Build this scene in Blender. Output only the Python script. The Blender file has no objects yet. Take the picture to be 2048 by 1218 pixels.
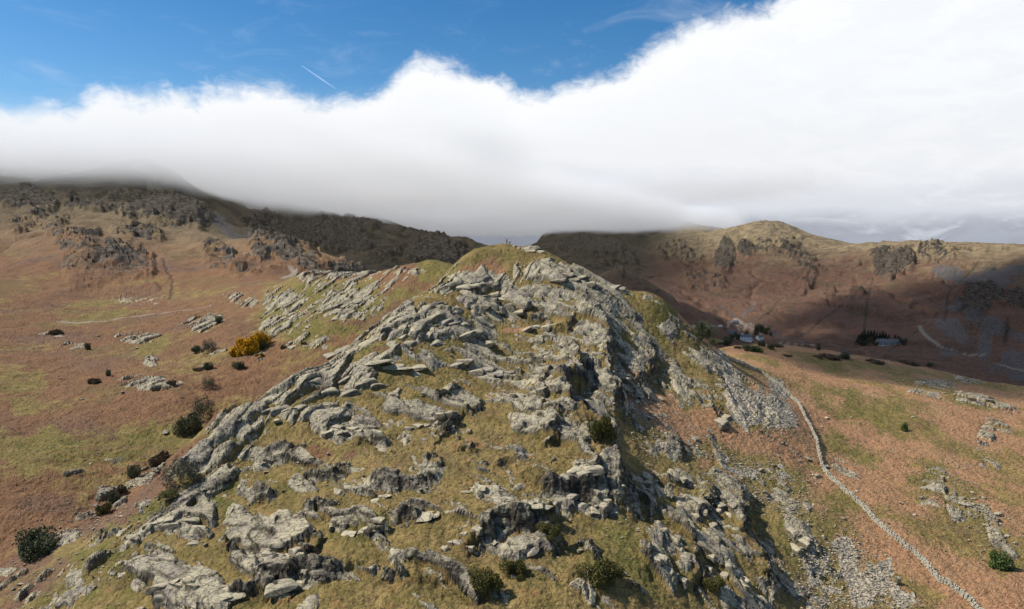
import bpy, bmesh, math, random, time
import numpy as np
from mathutils import Vector, Matrix
T0 = time.time()
R = math.radians
random.seed(7)
rng = np.random.default_rng(11)
F4 = np.float32
sc = bpy.context.scene
COL = sc.collection

# ------------------------------------------------------------------ camera
W2, H2, FPX = 2048.0, 1218.0, 1330.0
PITCH = math.atan(139.0 / FPX)
CA, SA = math.cos(PITCH), math.sin(PITCH)
cam = bpy.data.cameras.new('camera')
cam.sensor_width = 36.0
cam.lens = 36.0 * FPX / W2
cam.clip_start, cam.clip_end = 1.0, 60000.0
camo = bpy.data.objects.new('camera', cam)
COL.objects.link(camo)
camo.location = (0, 0, 0)
camo.rotation_euler = (math.pi / 2 - PITCH, 0, 0)
sc.camera = camo

# ------------------------------------------------------------------ light
SUN_EL, SUN_AZ = R(46), R(-83)          # azimuth measured from +Y towards +X: the sun stands to the left, a little ahead
sun_dir = Vector((math.sin(SUN_AZ) * math.cos(SUN_EL), math.cos(SUN_AZ) * math.cos(SUN_EL), math.sin(SUN_EL)))
sl = bpy.data.lights.new('sun', 'SUN')
sl.energy = 5.0
sl.angle = R(0.55)
sl.color = (1.0, 0.935, 0.83)
so = bpy.data.objects.new('sun', sl)
COL.objects.link(so)
so.rotation_euler = sun_dir.to_track_quat('Z', 'Y').to_euler()
so.location = sun_dir * 300

vs = sc.view_settings
vs.view_transform = 'Standard'
vs.look = 'None'
vs.exposure = 0.28
vs.gamma = 1.0
vs.use_curve_mapping = False
sc.cycles.max_bounces = 16
sc.cycles.diffuse_bounces = 2
sc.cycles.volume_bounces = 14
sc.cycles.transparent_max_bounces = 6
sc.cycles.volume_step_rate = 1.0
sc.cycles.volume_max_steps = 256

# ------------------------------------------------------------------ node helpers
class NT:
    def __init__(s, tree):
        s.t = tree
        s.n = tree.nodes
        s.l = tree.links
    def node(s, typ, **kw):
        n = s.n.new(typ)
        for k, v in kw.items():
            setattr(n, k, v)
        return n
    def set(s, sock, v):
        if isinstance(v, bpy.types.NodeSocket):
            s.l.new(v, sock)
        elif v is not None:
            if sock.type == 'RGBA' and len(v) == 3:
                v = (*v, 1)
            sock.default_value = v
    def math(s, op, a, b=None, c=None, clamp=False):
        n = s.node('ShaderNodeMath', operation=op, use_clamp=clamp)
        s.set(n.inputs[0], a)
        if b is not None: s.set(n.inputs[1], b)
        if c is not None: s.set(n.inputs[2], c)
        return n.outputs[0]
    def mix(s, f, a, b, blend='MIX'):
        n = s.node('ShaderNodeMix', data_type='RGBA', blend_type=blend)
        n.clamp_factor = True
        s.set(n.inputs[0], f); s.set(n.inputs[6], a); s.set(n.inputs[7], b)
        return n.outputs[2]
    def sstep(s, v, lo, hi, olo=0.0, ohi=1.0):
        n = s.node('ShaderNodeMapRange', interpolation_type='SMOOTHSTEP')
        for i, x in enumerate((v, lo, hi, olo, ohi)):
            s.set(n.inputs[i], x)
        return n.outputs[0]
    def lin(s, v, lo, hi, olo=0.0, ohi=1.0):
        n = s.node('ShaderNodeMapRange')
        for i, x in enumerate((v, lo, hi, olo, ohi)):
            s.set(n.inputs[i], x)
        return n.outputs[0]
    def noise(s, vec, scale, detail=4, rough=0.55, dist=0.0, col=False):
        n = s.node('ShaderNodeTexNoise')
        s.set(n.inputs['Vector'], vec)
        n.inputs['Scale'].default_value = scale
        n.inputs['Detail'].default_value = detail
        n.inputs['Roughness'].default_value = rough
        n.inputs['Distortion'].default_value = dist
        return n.outputs['Color' if col else 'Fac']
    def voro(s, vec, scale, feature='F1', out='Distance', rand=1.0):
        n = s.node('ShaderNodeTexVoronoi', feature=feature)
        s.set(n.inputs['Vector'], vec)
        n.inputs['Scale'].default_value = scale
        n.inputs['Randomness'].default_value = rand
        return n.outputs[out]
    def mapping(s, vec, scale=(1, 1, 1), rot=(0, 0, 0)):
        n = s.node('ShaderNodeMapping')
        s.set(n.inputs[0], vec)
        n.inputs['Scale'].default_value = scale
        n.inputs['Rotation'].default_value = rot
        return n.outputs[0]
    def ramp(s, f, stops, interp='LINEAR'):
        n = s.node('ShaderNodeValToRGB')
        cr = n.color_ramp
        cr.interpolation = interp
        while len(cr.elements) > 1: cr.elements.remove(cr.elements[-1])
        for i, (p, c) in enumerate(stops):
            e = cr.elements[0] if i == 0 else cr.elements.new(p)
            e.position = p
            e.color = (c, c, c, 1) if isinstance(c, (int, float)) else (*c, 1)
        s.set(n.inputs[0], f)
        return n.outputs[0]

def elev(py):
    b = (H2 / 2 - py) / FPX
    return (-SA + b * CA) / (CA + b * SA)

# ------------------------------------------------------------------ world: clear blue sky with a bank of cloud in front
world = bpy.data.worlds.new('World')
sc.world = world
world.use_nodes = True
w = NT(world.node_tree)
w.n.clear()
tc = w.node('ShaderNodeTexCoord')
D_ = tc.outputs['Generated']
sx = w.node('ShaderNodeSeparateXYZ'); w.l.new(D_, sx.inputs[0])
X_, Y_, Z_ = sx.outputs
az = w.math('ARCTAN2', X_, Y_)                      # 0 straight ahead, + to the right
hor = w.math('SQRT', w.math('ADD', w.math('MULTIPLY', X_, X_), w.math('MULTIPLY', Y_, Y_)))
el = w.math('ARCTAN2', Z_, hor)
sky = w.node('ShaderNodeTexSky', sky_type='NISHITA')
sky.sun_disc = False
sky.sun_elevation = SUN_EL
sky.sun_rotation = SUN_AZ
sky.altitude = 600
sky.air_density = 1.0
sky.dust_density = 0.3
sky.ozone_density = 2.0
hs = w.node('ShaderNodeHueSaturation')
hs.inputs['Saturation'].default_value = 1.38
hs.inputs['Value'].default_value = 1.0
w.l.new(sky.outputs[0], hs.inputs['Color'])
def pix_dir(px, py):
    a, b = (px - 1024) / FPX, (H2 / 2 - py) / FPX
    d = Vector((a, CA + b * SA, -SA + b * CA))
    d.normalize()
    return math.atan2(d.x, d.y), math.atan2(d.z, math.hypot(d.x, d.y)), d
# upper edge of the bank as elevation over azimuth
edge = [(-400, 215), (0, 198), (150, 192), (175, 172), (380, 172), (420, 160), (560, 165), (600, 178), (700, 172), (760, 170),
        (790, 142), (850, 112), (950, 122), (1010, 146), (1040, 168), (1100, 172), (1180, 148), (1260, 112), (1310, 72), (1400, 28), (1500, 2),
        (1600, -60), (1800, -160), (2100, -260)]
ea = [pix_dir(*p)[:2] for p in edge]
A0, A1 = -1.2, 1.2
fc = w.node('ShaderNodeFloatCurve')
cm = fc.mapping.curves[0]
pts = [((a - A0) / (A1 - A0), e / 0.8) for a, e in ea]
pts = [(0.0, 0.16)] + pts + [(0.95, 0.62), (1.0, 0.6)]
while len(cm.points) < len(pts): cm.points.new(0.5, 0.5)
for p, q in zip(cm.points, pts):
    p.location = q
    p.handle_type = 'VECTOR'
fc.mapping.update()
w.set(fc.inputs['Value'], w.lin(az, A0, A1))
top = w.math('MULTIPLY', fc.outputs[0], 0.8)
n1 = w.noise(D_, 9.0, 8, 0.6, 0.4)
n2 = w.noise(w.mapping(D_, (1, 1, 1.8)), 34.0, 7, 0.62, 0.6)
rough = w.math('ADD', w.math('MULTIPLY', w.math('SUBTRACT', n1, 0.5), 0.075), w.math('MULTIPLY', w.math('SUBTRACT', n2, 0.5), 0.045))
below = w.math('SUBTRACT', w.math('ADD', top, rough), el)
bank = w.sstep(below, -0.004, 0.034)
# front only: the bank lies ahead, the sky behind the camera is open with scattered cloud
front = w.sstep(w.math('ABSOLUTE', az), 1.5, 1.05)
bank = w.math('MULTIPLY', bank, front)
wisp_n = w.noise(w.mapping(D_, (1.0, 1.0, 3.2), (0, 0.35, 0)), 7.0, 9, 0.62, 1.2)
wisp = w.math('MULTIPLY', w.sstep(wisp_n, 0.52, 0.85), 0.22)
wisp_near = w.sstep(below, -0.14, 0.0, 0.25, 1.0)
wisp = w.math('MULTIPLY', wisp, wisp_near)
cum = w.noise(w.mapping(D_, (1, 1, 2.2)), 3.2, 7, 0.58, 0.3)
cumm = w.math('MULTIPLY', w.sstep(cum, 0.54, 0.66), w.sstep(w.math('ABSOLUTE', az), 1.0, 1.5))
cover = w.math('MAXIMUM', bank, w.math('MAXIMUM', wisp, cumm))
# tone of the cloud: grey at its low base, white where the sun reaches it
big = w.noise(w.mapping(D_, (1, 1, 2.5)), 3.4, 6, 0.55, 0.2)
med = w.noise(w.mapping(D_, (1, 1, 2.6)), 15.0, 6, 0.6, 0.5)
depth = w.math('ADD', el, w.math('MULTIPLY', w.math('SUBTRACT', big, 0.5), 0.10))
rightside = w.sstep(az, 0.05, 0.65)
t_ = w.math('SUBTRACT', depth, w.math('MULTIPLY', rightside, -0.018))
ctone = w.ramp(w.lin(t_, -0.02, 0.26), [(0.0, (0.25, 0.27, 0.32)), (0.18, (0.36, 0.385, 0.45)), (0.32, (0.70, 0.72, 0.77)), (0.48, (0.86, 0.875, 0.90)), (0.75, (0.90, 0.92, 0.95)), (1.0, (0.93, 0.95, 0.98))], 'EASE')
holes = w.math('MULTIPLY', w.sstep(med, 0.50, 0.70), w.math('MULTIPLY', w.sstep(az, 0.30, 0.55), w.sstep(el, 0.14, 0.03)))
ctone = w.mix(w.math('MULTIPLY', holes, 0.40), ctone, (0.88, 0.92, 0.98))
ctone = w.mix(w.math('MULTIPLY', w.math('MULTIPLY', w.sstep(med, 0.62, 0.40), rightside), 0.20), ctone, (0.66, 0.70, 0.78))
edgeglow = w.sstep(below, 0.09, 0.015)
ctone = w.mix(w.math('MULTIPLY', edgeglow, 0.7), ctone, (0.97, 0.98, 1.0))
bg1 = w.node('ShaderNodeBackground'); w.l.new(hs.outputs[0], bg1.inputs[0]); bg1.inputs[1].default_value = 0.095
bg2 = w.node('ShaderNodeBackground'); w.l.new(ctone, bg2.inputs[0]); bg2.inputs[1].default_value = 0.86
ms = w.node('ShaderNodeMixShader')
w.l.new(cover, ms.inputs[0]); w.l.new(bg1.outputs[0], ms.inputs[1]); w.l.new(bg2.outputs[0], ms.inputs[2])
wo = w.node('ShaderNodeOutputWorld'); w.l.new(ms.outputs[0], wo.inputs[0])
world.cycles.sampling_method = 'MANUAL'
world.cycles.sample_map_resolution = 1024

# ------------------------------------------------------------------ numpy noise
def _hash(ix, iy, seed):
    h = (ix.astype(np.int64) * 374761393 + iy.astype(np.int64) * 668265263 + seed * 974634777) & 0xFFFFFFFF
    h = ((h ^ (h >> 13)) * 1274126177) & 0xFFFFFFFF
    return h ^ (h >> 16)
def rnd(ix, iy, seed):
    return (_hash(ix, iy, seed) & 0xFFFFFF).astype(F4) / F4(0xFFFFFF)
_ang = np.arange(256) / 256 * 2 * np.pi
_gx, _gy = np.cos(_ang).astype(F4), np.sin(_ang).astype(F4)
def perlin(x, y, seed=0):
    x0 = np.floor(x); y0 = np.floor(y)
    fx = (x - x0).astype(F4); fy = (y - y0).astype(F4)
    ix = x0.astype(np.int64); iy = y0.astype(np.int64)
    u = fx * fx * fx * (fx * (fx * 6 - 15) + 10); v = fy * fy * fy * (fy * (fy * 6 - 15) + 10)
    def g(dx, dy):
        k = _hash(ix + dx, iy + dy, seed) & 255
        return _gx[k] * (fx - dx) + _gy[k] * (fy - dy)
    a = g(0, 0); b = g(1, 0); c = g(0, 1); d = g(1, 1)
    a += u * (b - a); c += u * (d - c)
    return (a + v * (c - a)) * F4(1.5)
def fbm(x, y, octs=4, seed=0, gain=0.5, lac=2.03):
    s = 0; a = 1.0; f = 1.0; t = 0
    for o in range(octs):
        s = s + a * perlin(x * f + 17.3 * o, y * f - 9.1 * o, seed + o * 31); t += a
        a *= gain; f *= lac
    return s / t
def voronoi(x, y, seed=0, jit=0.9):
    x0 = np.floor(x); y0 = np.floor(y)
    fx = (x - x0).astype(F4); fy = (y - y0).astype(F4)
    ix = x0.astype(np.int64); iy = y0.astype(np.int64)
    F1 = np.full(x.shape, 9, F4); F2 = np.full(x.shape, 9, F4)
    bx = np.zeros(x.shape, F4); by = np.zeros(x.shape, F4)
    cx = np.zeros(x.shape, np.int64); cy = np.zeros(x.shape, np.int64)
    for dx in (-1, 0, 1):
        for dy in (-1, 0, 1):
            h = _hash(ix + dx, iy + dy, seed)
            jx = dx + 0.5 + jit * ((h & 1023).astype(F4) / 1023 - 0.5) - fx
            jy = dy + 0.5 + jit * (((h >> 10) & 1023).astype(F4) / 1023 - 0.5) - fy
            d = jx * jx + jy * jy
            nb = d < F1
            F2 = np.where(nb, F1, np.minimum(F2, d))
            F1 = np.where(nb, d, F1)
            bx = np.where(nb, -jx, bx); by = np.where(nb, -jy, by)
            cx = np.where(nb, ix + dx, cx); cy = np.where(nb, iy + dy, cy)
    return np.sqrt(F1), np.sqrt(F2), bx, by, cx, cy
def ss(x, a, b):
    t = np.clip((x - a) / (b - a), 0, 1)
    return t * t * (3 - 2 * t)

# ------------------------------------------------------------------ lie of the land: surveyed points, thin-plate spline
# (azimuth pixel, elevation pixel, distance north of the camera in metres)
P = []
def vis(*a):
    for px, py, D in a:
        b = (H2 / 2 - py) / FPX
        P.append(((px - 1024) / FPX / (CA + b * SA), D, elev(py) * D))
def hid(*a):
    for px, D, z in a:
        P.append(((px - 1024) / FPX, D, z))
# the ridge
vis((1000, 1218, 68), (1000, 1100, 80), (1000, 1000, 93), (1000, 900, 110), (1000, 800, 135), (1000, 750, 148), (1000, 700, 162), (1000, 650, 175),
    (1000, 600, 190), (1000, 550, 203), (1010, 489, 220), (950, 500, 217), (1080, 500, 218), (905, 535, 208), (890, 560, 200),
    (700, 1218, 68), (700, 1100, 80), (700, 1000, 94), (700, 900, 110), (700, 830, 125), (640, 740, 143), (720, 680, 158), (780, 630, 172), (840, 590, 186),
    (400, 1218, 72), (400, 1130, 83), (400, 1040, 95), (400, 960, 106), (520, 900, 114), (450, 820, 122), (560, 760, 138), (520, 800, 128),
    (200, 1218, 78), (200, 1100, 92), (250, 1030, 100), (330, 960, 106), (350, 915, 111), (120, 1110, 96), (0, 1218, 86), (60, 1140, 98),
    (1150, 535, 214), (1240, 578, 208), (1320, 596, 204), (1200, 650, 180), (1200, 750, 152), (1180, 850, 124), (1180, 950, 104), (1200, 1050, 90), (1200, 1218, 70),
    (1370, 650, 200), (1410, 690, 197), (1440, 730, 190), (1300, 680, 186), (1290, 760, 165), (1330, 850, 142), (1300, 950, 118), (1350, 1050, 99), (1400, 1218, 78),
    (1450, 830, 158), (1520, 780, 186), (1590, 855, 165), (1480, 930, 137), (1520, 1050, 114), (1550, 1218, 88), (1620, 1080, 113), (1600, 960, 138))
# drop behind the summit and the shoulders
hid((1010, 250, -14), (1010, 320, -45), (1010, 450, -80), (1150, 250, -26), (1240, 245, -40), (1240, 320, -62), (1320, 240, -44), (1150, 330, -62), (1240, 450, -100),
    (900, 240, -20), (900, 300, -34), (830, 235, -28), (1400, 240, -50), (950, 300, -30),
    (1320, 330, -66), (1240, 650, -130), (1010, 650, -110), (1100, 900, -125))
# left bank below the ridge
hid((450, 137, -43), (340, 128, -46), (560, 158, -42), (650, 175, -40), (760, 200, -36), (220, 118, -51), (80, 112, -52), (-150, 105, -55), (-350, 100, -54))
vis((0, 1000, 122), (0, 900, 146), (0, 800, 188), (0, 700, 255), (0, 600, 345), (0, 500, 480), (0, 440, 600), (0, 400, 700), (0, 370, 790),
    (-250, 800, 170), (-250, 600, 300), (-250, 400, 560),
    (150, 950, 135), (200, 850, 166), (200, 750, 218), (200, 650, 305), (200, 600, 370), (220, 540, 430), (200, 495, 470), (200, 440, 610), (200, 400, 720), (200, 382, 790),
    (350, 800, 182), (350, 720, 232), (350, 640, 305), (360, 590, 380), (340, 530, 460), (330, 480, 560), (300, 440, 660), (340, 400, 760), (400, 420, 720), (420, 440, 680), (410, 460, 640),
    (480, 690, 235), (480, 620, 300), (480, 560, 400), (480, 510, 500), (540, 640, 262), (600, 600, 278), (600, 552, 305), (700, 600, 262), (760, 545, 292), (880, 543, 290),
    (660, 640, 236), (760, 600, 250), (830, 570, 255), (560, 482, 540), (640, 510, 520), (700, 530, 510), (540, 530, 450), (470, 480, 590))
hid((600, 340, -24), (760, 330, -28), (700, 400, -40), (800, 450, -60), (500, 640, -10), (600, 640, -22), (700, 640, -50), (800, 700, -70), (420, 800, 20))
hid((-250, 1400, 105))
hid(*[(px_, 13500, -250) for px_ in (-500, 0, 500, 1000, 1500, 2000, 2500)])
hid((1400, 3600, 20), (1700, 3600, -110), (2050, 3300, -120), (2400, 3200, -120))
# land behind on the left, rising into the cloud
vis((450, 415, 1050), (430, 470, 900), (480, 480, 880), (560, 430, 1300), (560, 500, 1000), (620, 520, 1000), (700, 440, 1700), (700, 500, 1250), (760, 448, 1750), (820, 462, 1750), (860, 474, 1600),
    (880, 478, 1150), (930, 474, 1180), (960, 492, 1150), (800, 500, 1150), (740, 522, 1050), (850, 530, 1000), (930, 520, 1060))
hid((0, 900, 88), (-250, 800, 85), (200, 950, 92), (340, 950, 88), (0, 1400, 105), (350, 1300, 100), (560, 1600, 100), (700, 2200, 105), (860, 1800, -30), (930, 1500, -60), (960, 1400, -80),
    (1010, 2500, -60), (1010, 1700, -110), (960, 2200, -50))
# far middle
vis((1060, 492, 2450), (1085, 480, 2500), (1120, 472, 2550), (1200, 470, 2700), (1300, 476, 2700), (1380, 472, 2600), (1200, 520, 2000), (1300, 520, 2050), (1400, 520, 2000), (1150, 520, 2000), (1100, 505, 2200),
    (1220, 545, 900), (1330, 590, 950), (1430, 636, 1000), (1250, 560, 1500), (1330, 560, 1650))
hid((1220, 1150, -90), (1330, 1150, -120), (1200, 3200, 90), (1350, 3200, 90), (1055, 3000, -70), (1050, 2600, -62), (1085, 3000, 0))
# field right of the ridge
vis((1490, 730, 235), (1580, 790, 202), (1630, 870, 170), (1650, 940, 148), (1720, 1010, 130), (1800, 1090, 115), (1950, 1218, 98), (1700, 1218, 97), (1650, 1150, 106),
    (2048, 1218, 98), (2048, 1100, 117), (2048, 1000, 140), (2048, 900, 176), (2048, 830, 222), (2048, 790, 268), (1850, 900, 170), (1850, 800, 226), (1850, 750, 290),
    (1700, 800, 212), (1650, 745, 275), (1450, 698, 325), (1560, 700, 345), (1700, 716, 345), (1850, 736, 325), (2048, 775, 295), (2250, 800, 280), (2250, 1000, 140), (1460, 715, 270))
hid((1450, 430, -112), (1600, 440, -118), (1800, 430, -122), (2048, 400, -122), (2300, 380, -120), (1500, 600, -140), (1800, 620, -150), (2048, 560, -152), (1400, 520, -115))
# valley and the far side
vis((1490, 680, 960), (1600, 688, 900), (1480, 642, 1150), (1400, 640, 1020), (1780, 690, 920), (1900, 705, 860), (2048, 742, 780), (1650, 650, 1080), (1800, 650, 1050), (2048, 700, 850),
    (1550, 620, 1250), (1500, 600, 1400), (1420, 600, 1300), (1600, 580, 1450), (1700, 600, 1250), (1900, 600, 1160), (2048, 600, 1020), (2048, 540, 1180), (1900, 545, 1330),
    (1750, 545, 1480), (1600, 530, 1700), (1500, 530, 1750), (1430, 540, 1750), (1400, 503, 2050), (1450, 474, 2120), (1490, 455, 2180), (1535, 439, 2200), (1580, 456, 2150), (1630, 478, 2030), (1670, 491, 1950),
    (1740, 489, 1800), (1800, 487, 1720), (1850, 489, 1640), (1900, 497, 1560), (1980, 497, 1470), (2048, 500, 1400), (2250, 505, 1250), (2250, 650, 850))
hid((1535, 2600, -10), (1670, 2500, -90), (1850, 2300, -90), (2048, 2000, -90), (2300, 1900, -90))
hid((-400, 6000, 40), (400, 6000, 20), (1000, 6000, -190), (1010, 3600, -130), (960, 3300, -90), (1060, 3800, -130), (1150, 3900, -40), (-400, 2500, 100), (200, 2500, 100), (1600, 6000, -90), (2400, 6000, -90), (1000, 45, -42), (300, 45, -48), (1700, 45, -62), (-400, 45, -58), (2400, 45, -66))
P = np.array(P, dtype=np.float64)
def uv(t, D):
    return t * 1.35, np.log(D)
pu, pv = uv(P[:, 0], P[:, 1])
pw = P[:, 2] / P[:, 1]
def kern(r2):
    return 0.5 * r2 * np.log(r2 + 1e-9)
n = len(P)
K = kern((pu[:, None] - pu) ** 2 + (pv[:, None] - pv) ** 2) + np.eye(n) * 2e-5
A = np.zeros((n + 3, n + 3)); A[:n, :n] = K
A[:n, n] = 1; A[:n, n + 1] = pu; A[:n, n + 2] = pv
A[n:, :n] = A[:n, n:].T
cf = np.linalg.solve(A, np.concatenate([pw, [0, 0, 0]]))

# grid of the land
NC = 1130
tt = np.linspace(-0.90, 0.90, NC)
Drow = np.concatenate([np.exp(np.linspace(math.log(52), math.log(350), 600, endpoint=False)),
                       np.exp(np.linspace(math.log(350), math.log(3000), 330, endpoint=False)),
                       np.exp(np.linspace(math.log(3000), math.log(14000), 16))])
NR = len(Drow)
# the spline on a coarse grid, then upsampled smoothly (log-distance x azimuth)
lu = np.linspace(-0.90, 0.90, 300); lv = np.linspace(math.log(52), math.log(14000), 420)
TU, LV = np.meshgrid(lu, lv)
U = TU.ravel() * 1.35; V = LV.ravel()
Wv = cf[n] + cf[n + 1] * U + cf[n + 2] * V
for i in range(n):
    Wv += cf[i] * kern((U - pu[i]) ** 2 + (V - pv[i]) ** 2)
Wv = Wv.reshape(TU.shape)
def cubic_rows(Mt, pos):
    i = np.clip(np.floor(pos).astype(int), 1, Mt.shape[0] - 3); f = (pos - i)[:, None]
    a, b, c, d = Mt[i - 1], Mt[i], Mt[i + 1], Mt[i + 2]
    return b + 0.5 * f * (c - a + f * (2 * a - 5 * b + 4 * c - d + f * (3 * (b - c) + d - a)))
Wg = cubic_rows(Wv, (np.log(Drow) - lv[0]) / (lv[1] - lv[0]))
Wg = cubic_rows(Wg.T.copy(), (tt - lu[0]) / (lu[1] - lu[0])).T
TT, DD = np.meshgrid(tt, Drow)
GX = (TT * DD); GY = DD.copy(); GZ = Wg * DD
def project(x, y, z):
    den = y * CA - z * SA
    return 1024 + FPX * x / den, H2 / 2 - FPX * (y * SA + z * CA) / den
PX, PY = project(GX, GY, GZ)
print('base', round(time.time() - T0, 1))
# ------------------------------------------------------------------ regions
LE = np.interp(Drow, [52, 84, 98, 106, 111, 122, 138, 155, 172, 190, 205, 222], [-330, -40, 150, 290, 350, 448, 558, 650, 722, 800, 885, 945])
RE = np.interp(Drow, [52, 85, 98, 113, 137, 165, 186, 200, 210, 222], [1660, 1740, 1720, 1670, 1630, 1590, 1530, 1440, 1330, 1120])
TLe = ((LE - 1024) / FPX)[:, None]; TRe = ((RE - 1024) / FPX)[:, None]
wob = fbm(GX / 14, GY / 14, 3, 5) * 0.05
RID = ss(TT - TLe + wob, -0.018, 0.03) * (1 - ss(TT - TRe + wob * 1.6, -0.05, 0.04)) * (1 - ss(DD, 222, 232))
LFT = (TT < -0.05) * (DD < 900) * (1 - RID)
RGT = (TT > 0.25) * (DD < 420) * (1 - RID)
FAR = ss(DD, 380, 520)

def blobs(lst, noise, warp=1.0):
    """soft union of ellipses (px, py, rx, ry, rot, weight)"""
    out = np.zeros(GX.shape, F4)
    nx, ny = noise
    for b in lst:
        px, py, rx, ry, rot, wt = b
        m = max(rx, ry) * 1.9
        sel = (np.abs(PX - px) < m) & (np.abs(PY - py) < m)
        if not sel.any(): continue
        dx = (PX[sel] - px) + nx[sel] * warp * min(rx, 60) * 0.9; dy = (PY[sel] - py) + ny[sel] * warp * min(ry, 60) * 0.9
        c, s = math.cos(R(rot)), math.sin(R(rot))
        a = (dx * c + dy * s) / rx; bb = (-dx * s + dy * c) / ry
        v = (1 - ss(np.sqrt(a * a + bb * bb), 0.55, 1.35)) * wt
        out[sel] = np.maximum(out[sel], v) if wt > 0 else np.minimum(out[sel], v)
    return out
sc_n = np.clip(DD / 100, 0.6, 30)
NZ = (fbm(GX / (5 * sc_n), GY / (8 * sc_n), 4, 71), fbm(GX / (5 * sc_n), GY / (8 * sc_n), 4, 72))

rock_N = [(1010, 590, 150, 48, 12, 1), (960, 560, 80, 22, 0, .9), (735, 650, 62, 34, -30, 1), (672, 690, 36, 22, -25, 1), (800, 655, 40, 42, -50, 1), (868, 655, 62, 40, -20, 1), (950, 662, 50, 26, 0, 1),
  (1130, 560, 90, 40, 30, .9), (1200, 610, 70, 50, 30, .8), (1070, 520, 70, 18, 20, .6), (1235, 572, 20, 18, 0, .9), (1060, 494, 36, 6, 8, .55), (1340, 650, 22, 34, 40, .7), (1310, 600, 30, 8, 25, .6),
  (650, 745, 100, 36, -14, 1), (555, 785, 80, 34, -25, 1), (780, 715, 75, 16, 0, .9), (700, 760, 60, 20, -10, .9), (500, 830, 70, 40, -35, .9), (430, 850, 60, 40, -40, .9), (360, 915, 50, 38, -45, .9),
  (950, 715, 120, 26, -4, .95), (1060, 750, 110, 40, 20, .85), (1150, 770, 60, 70, 60, .8), (690, 838, 85, 40, 20, 1), (620, 825, 60, 22, -15, .9), (850, 825, 80, 34, 10, .85), (770, 800, 80, 22, 0, .75), (960, 810, 70, 22, 15, .6),
  (750, 880, 55, 18, 25, .8), (1270, 750, 48, 44, 50, .9), (1300, 695, 40, 34, 60, .7), (1200, 690, 70, 40, 40, .8), (1130, 690, 60, 26, 20, .6), (1370, 760, 60, 30, 50, .5),
  (480, 905, 90, 18, -15, .75), (570, 918, 110, 13, 8, .7), (430, 960, 70, 22, -20, .6), (350, 1000, 60, 18, -25, .7), (345, 1038, 72, 30, -10, 1), (382, 1076, 30, 13, 0, 1), (545, 1075, 95, 46, 25, 1), (500, 1060, 50, 60, 80, .8),
  (490, 1130, 30, 24, 30, .8), (300, 1150, 70, 50, 40, 1), (230, 1130, 40, 20, 0, .7), (370, 1175, 80, 42, 30, 1), (560, 1160, 40, 20, 0, 1), (450, 1195, 30, 15, 0, .8), (690, 1148, 60, 14, -10, .7), (250, 1060, 60, 14, -15, .6), (150, 1080, 60, 12, -20, .55),
  (725, 1050, 70, 18, 22, .9), (800, 968, 70, 14, 12, .8), (750, 1000, 60, 10, 20, .6), (840, 1030, 46, 12, 15, .8), (960, 945, 70, 20, 15, .9), (1000, 985, 60, 22, 20, .9), (920, 1070, 48, 34, 30, 1),
  (1160, 985, 60, 36, -10, .9), (1215, 1000, 40, 80, 80, .95), (1195, 915, 36, 60, 70, .9), (1120, 870, 60, 30, 40, .8), (1080, 840, 70, 40, 50, .7), (1040, 800, 70, 30, 20, .7), (1180, 830, 40, 60, 0, .8),
  (1070, 1000, 70, 14, -10, .8), (850, 1140, 50, 16, 20, .85), (905, 1172, 60, 16, 25, .8), (1060, 1100, 44, 20, -10, .8), (1080, 1150, 50, 18, 0, .6), (1160, 1180, 50, 30, 80, .45), (1060, 1060, 50, 10, -20, .8),
  (1400, 1020, 46, 40, 80, .95), (1455, 1000, 46, 50, 60, .9), (1350, 1055, 44, 60, 60, .8), (1340, 1130, 50, 50, 60, .85), (1440, 1120, 60, 60, 50, .9), (1500, 1180, 70, 60, 60, .9), (1310, 970, 60, 20, 30, .6), (1370, 960, 40, 20, 20, .8),
  (1500, 1080, 50, 50, 60, .6), (1600, 1080, 40, 50, 70, .3), (1560, 990, 40, 20, 40, .25), (1420, 900, 60, 24, 30, .5), (1330, 880, 40, 40, 80, .4), (1290, 830, 50, 30, 30, .4), (1470, 760, 50, 40, 50, .8), (1420, 720, 40, 30, 50, .8), (1500, 800, 60, 40, 40, .5),
  (1640, 1160, 40, 40, 60, .25), (1590, 1200, 40, 30, 60, .3), (1230, 660, 40, 60, 80, .6), (1180, 560, 60, 24, 30, .7)]
grass_N = [(990, 512, 100, 22, 0, 1.5), (1060, 512, 40, 14, 20, 1.0), (1013, 494, 26, 9, 0, 2.5), (985, 520, 60, 24, 0, 1), (930, 545, 40, 12, 0, 1), (780, 690, 60, 14, 0, .6), (1130, 655, 110, 16, 5, .8), (880, 690, 70, 8, 0, .7), (830, 770, 50, 14, 0, .6), (640, 890, 110, 26, 8, .9), (880, 920, 120, 24, 5, .9),
  (820, 990, 130, 20, 5, .7), (450, 1060, 36, 40, 0, .8), (400, 1120, 60, 30, 20, 1), (690, 1100, 60, 40, 0, .9), (850, 1080, 50, 30, 0, .8), (980, 1040, 60, 20, 0, .6), (1320, 620, 30, 60, 0, .7), (960, 1110, 50, 30, 0, .4),
  (1000, 860, 60, 30, 0, .8), (1160, 880, 20, 30, 0, .5), (600, 1010, 110, 24, 0, .7), (740, 1180, 100, 20, 0, .8), (1130, 1120, 60, 50, 0, .7), (1260, 930, 30, 60, 0, .6), (1230, 1120, 70, 60, 0, .7), (1350, 850, 90, 40, 0, .6), (1480, 900, 90, 30, 20, .7)]
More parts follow.
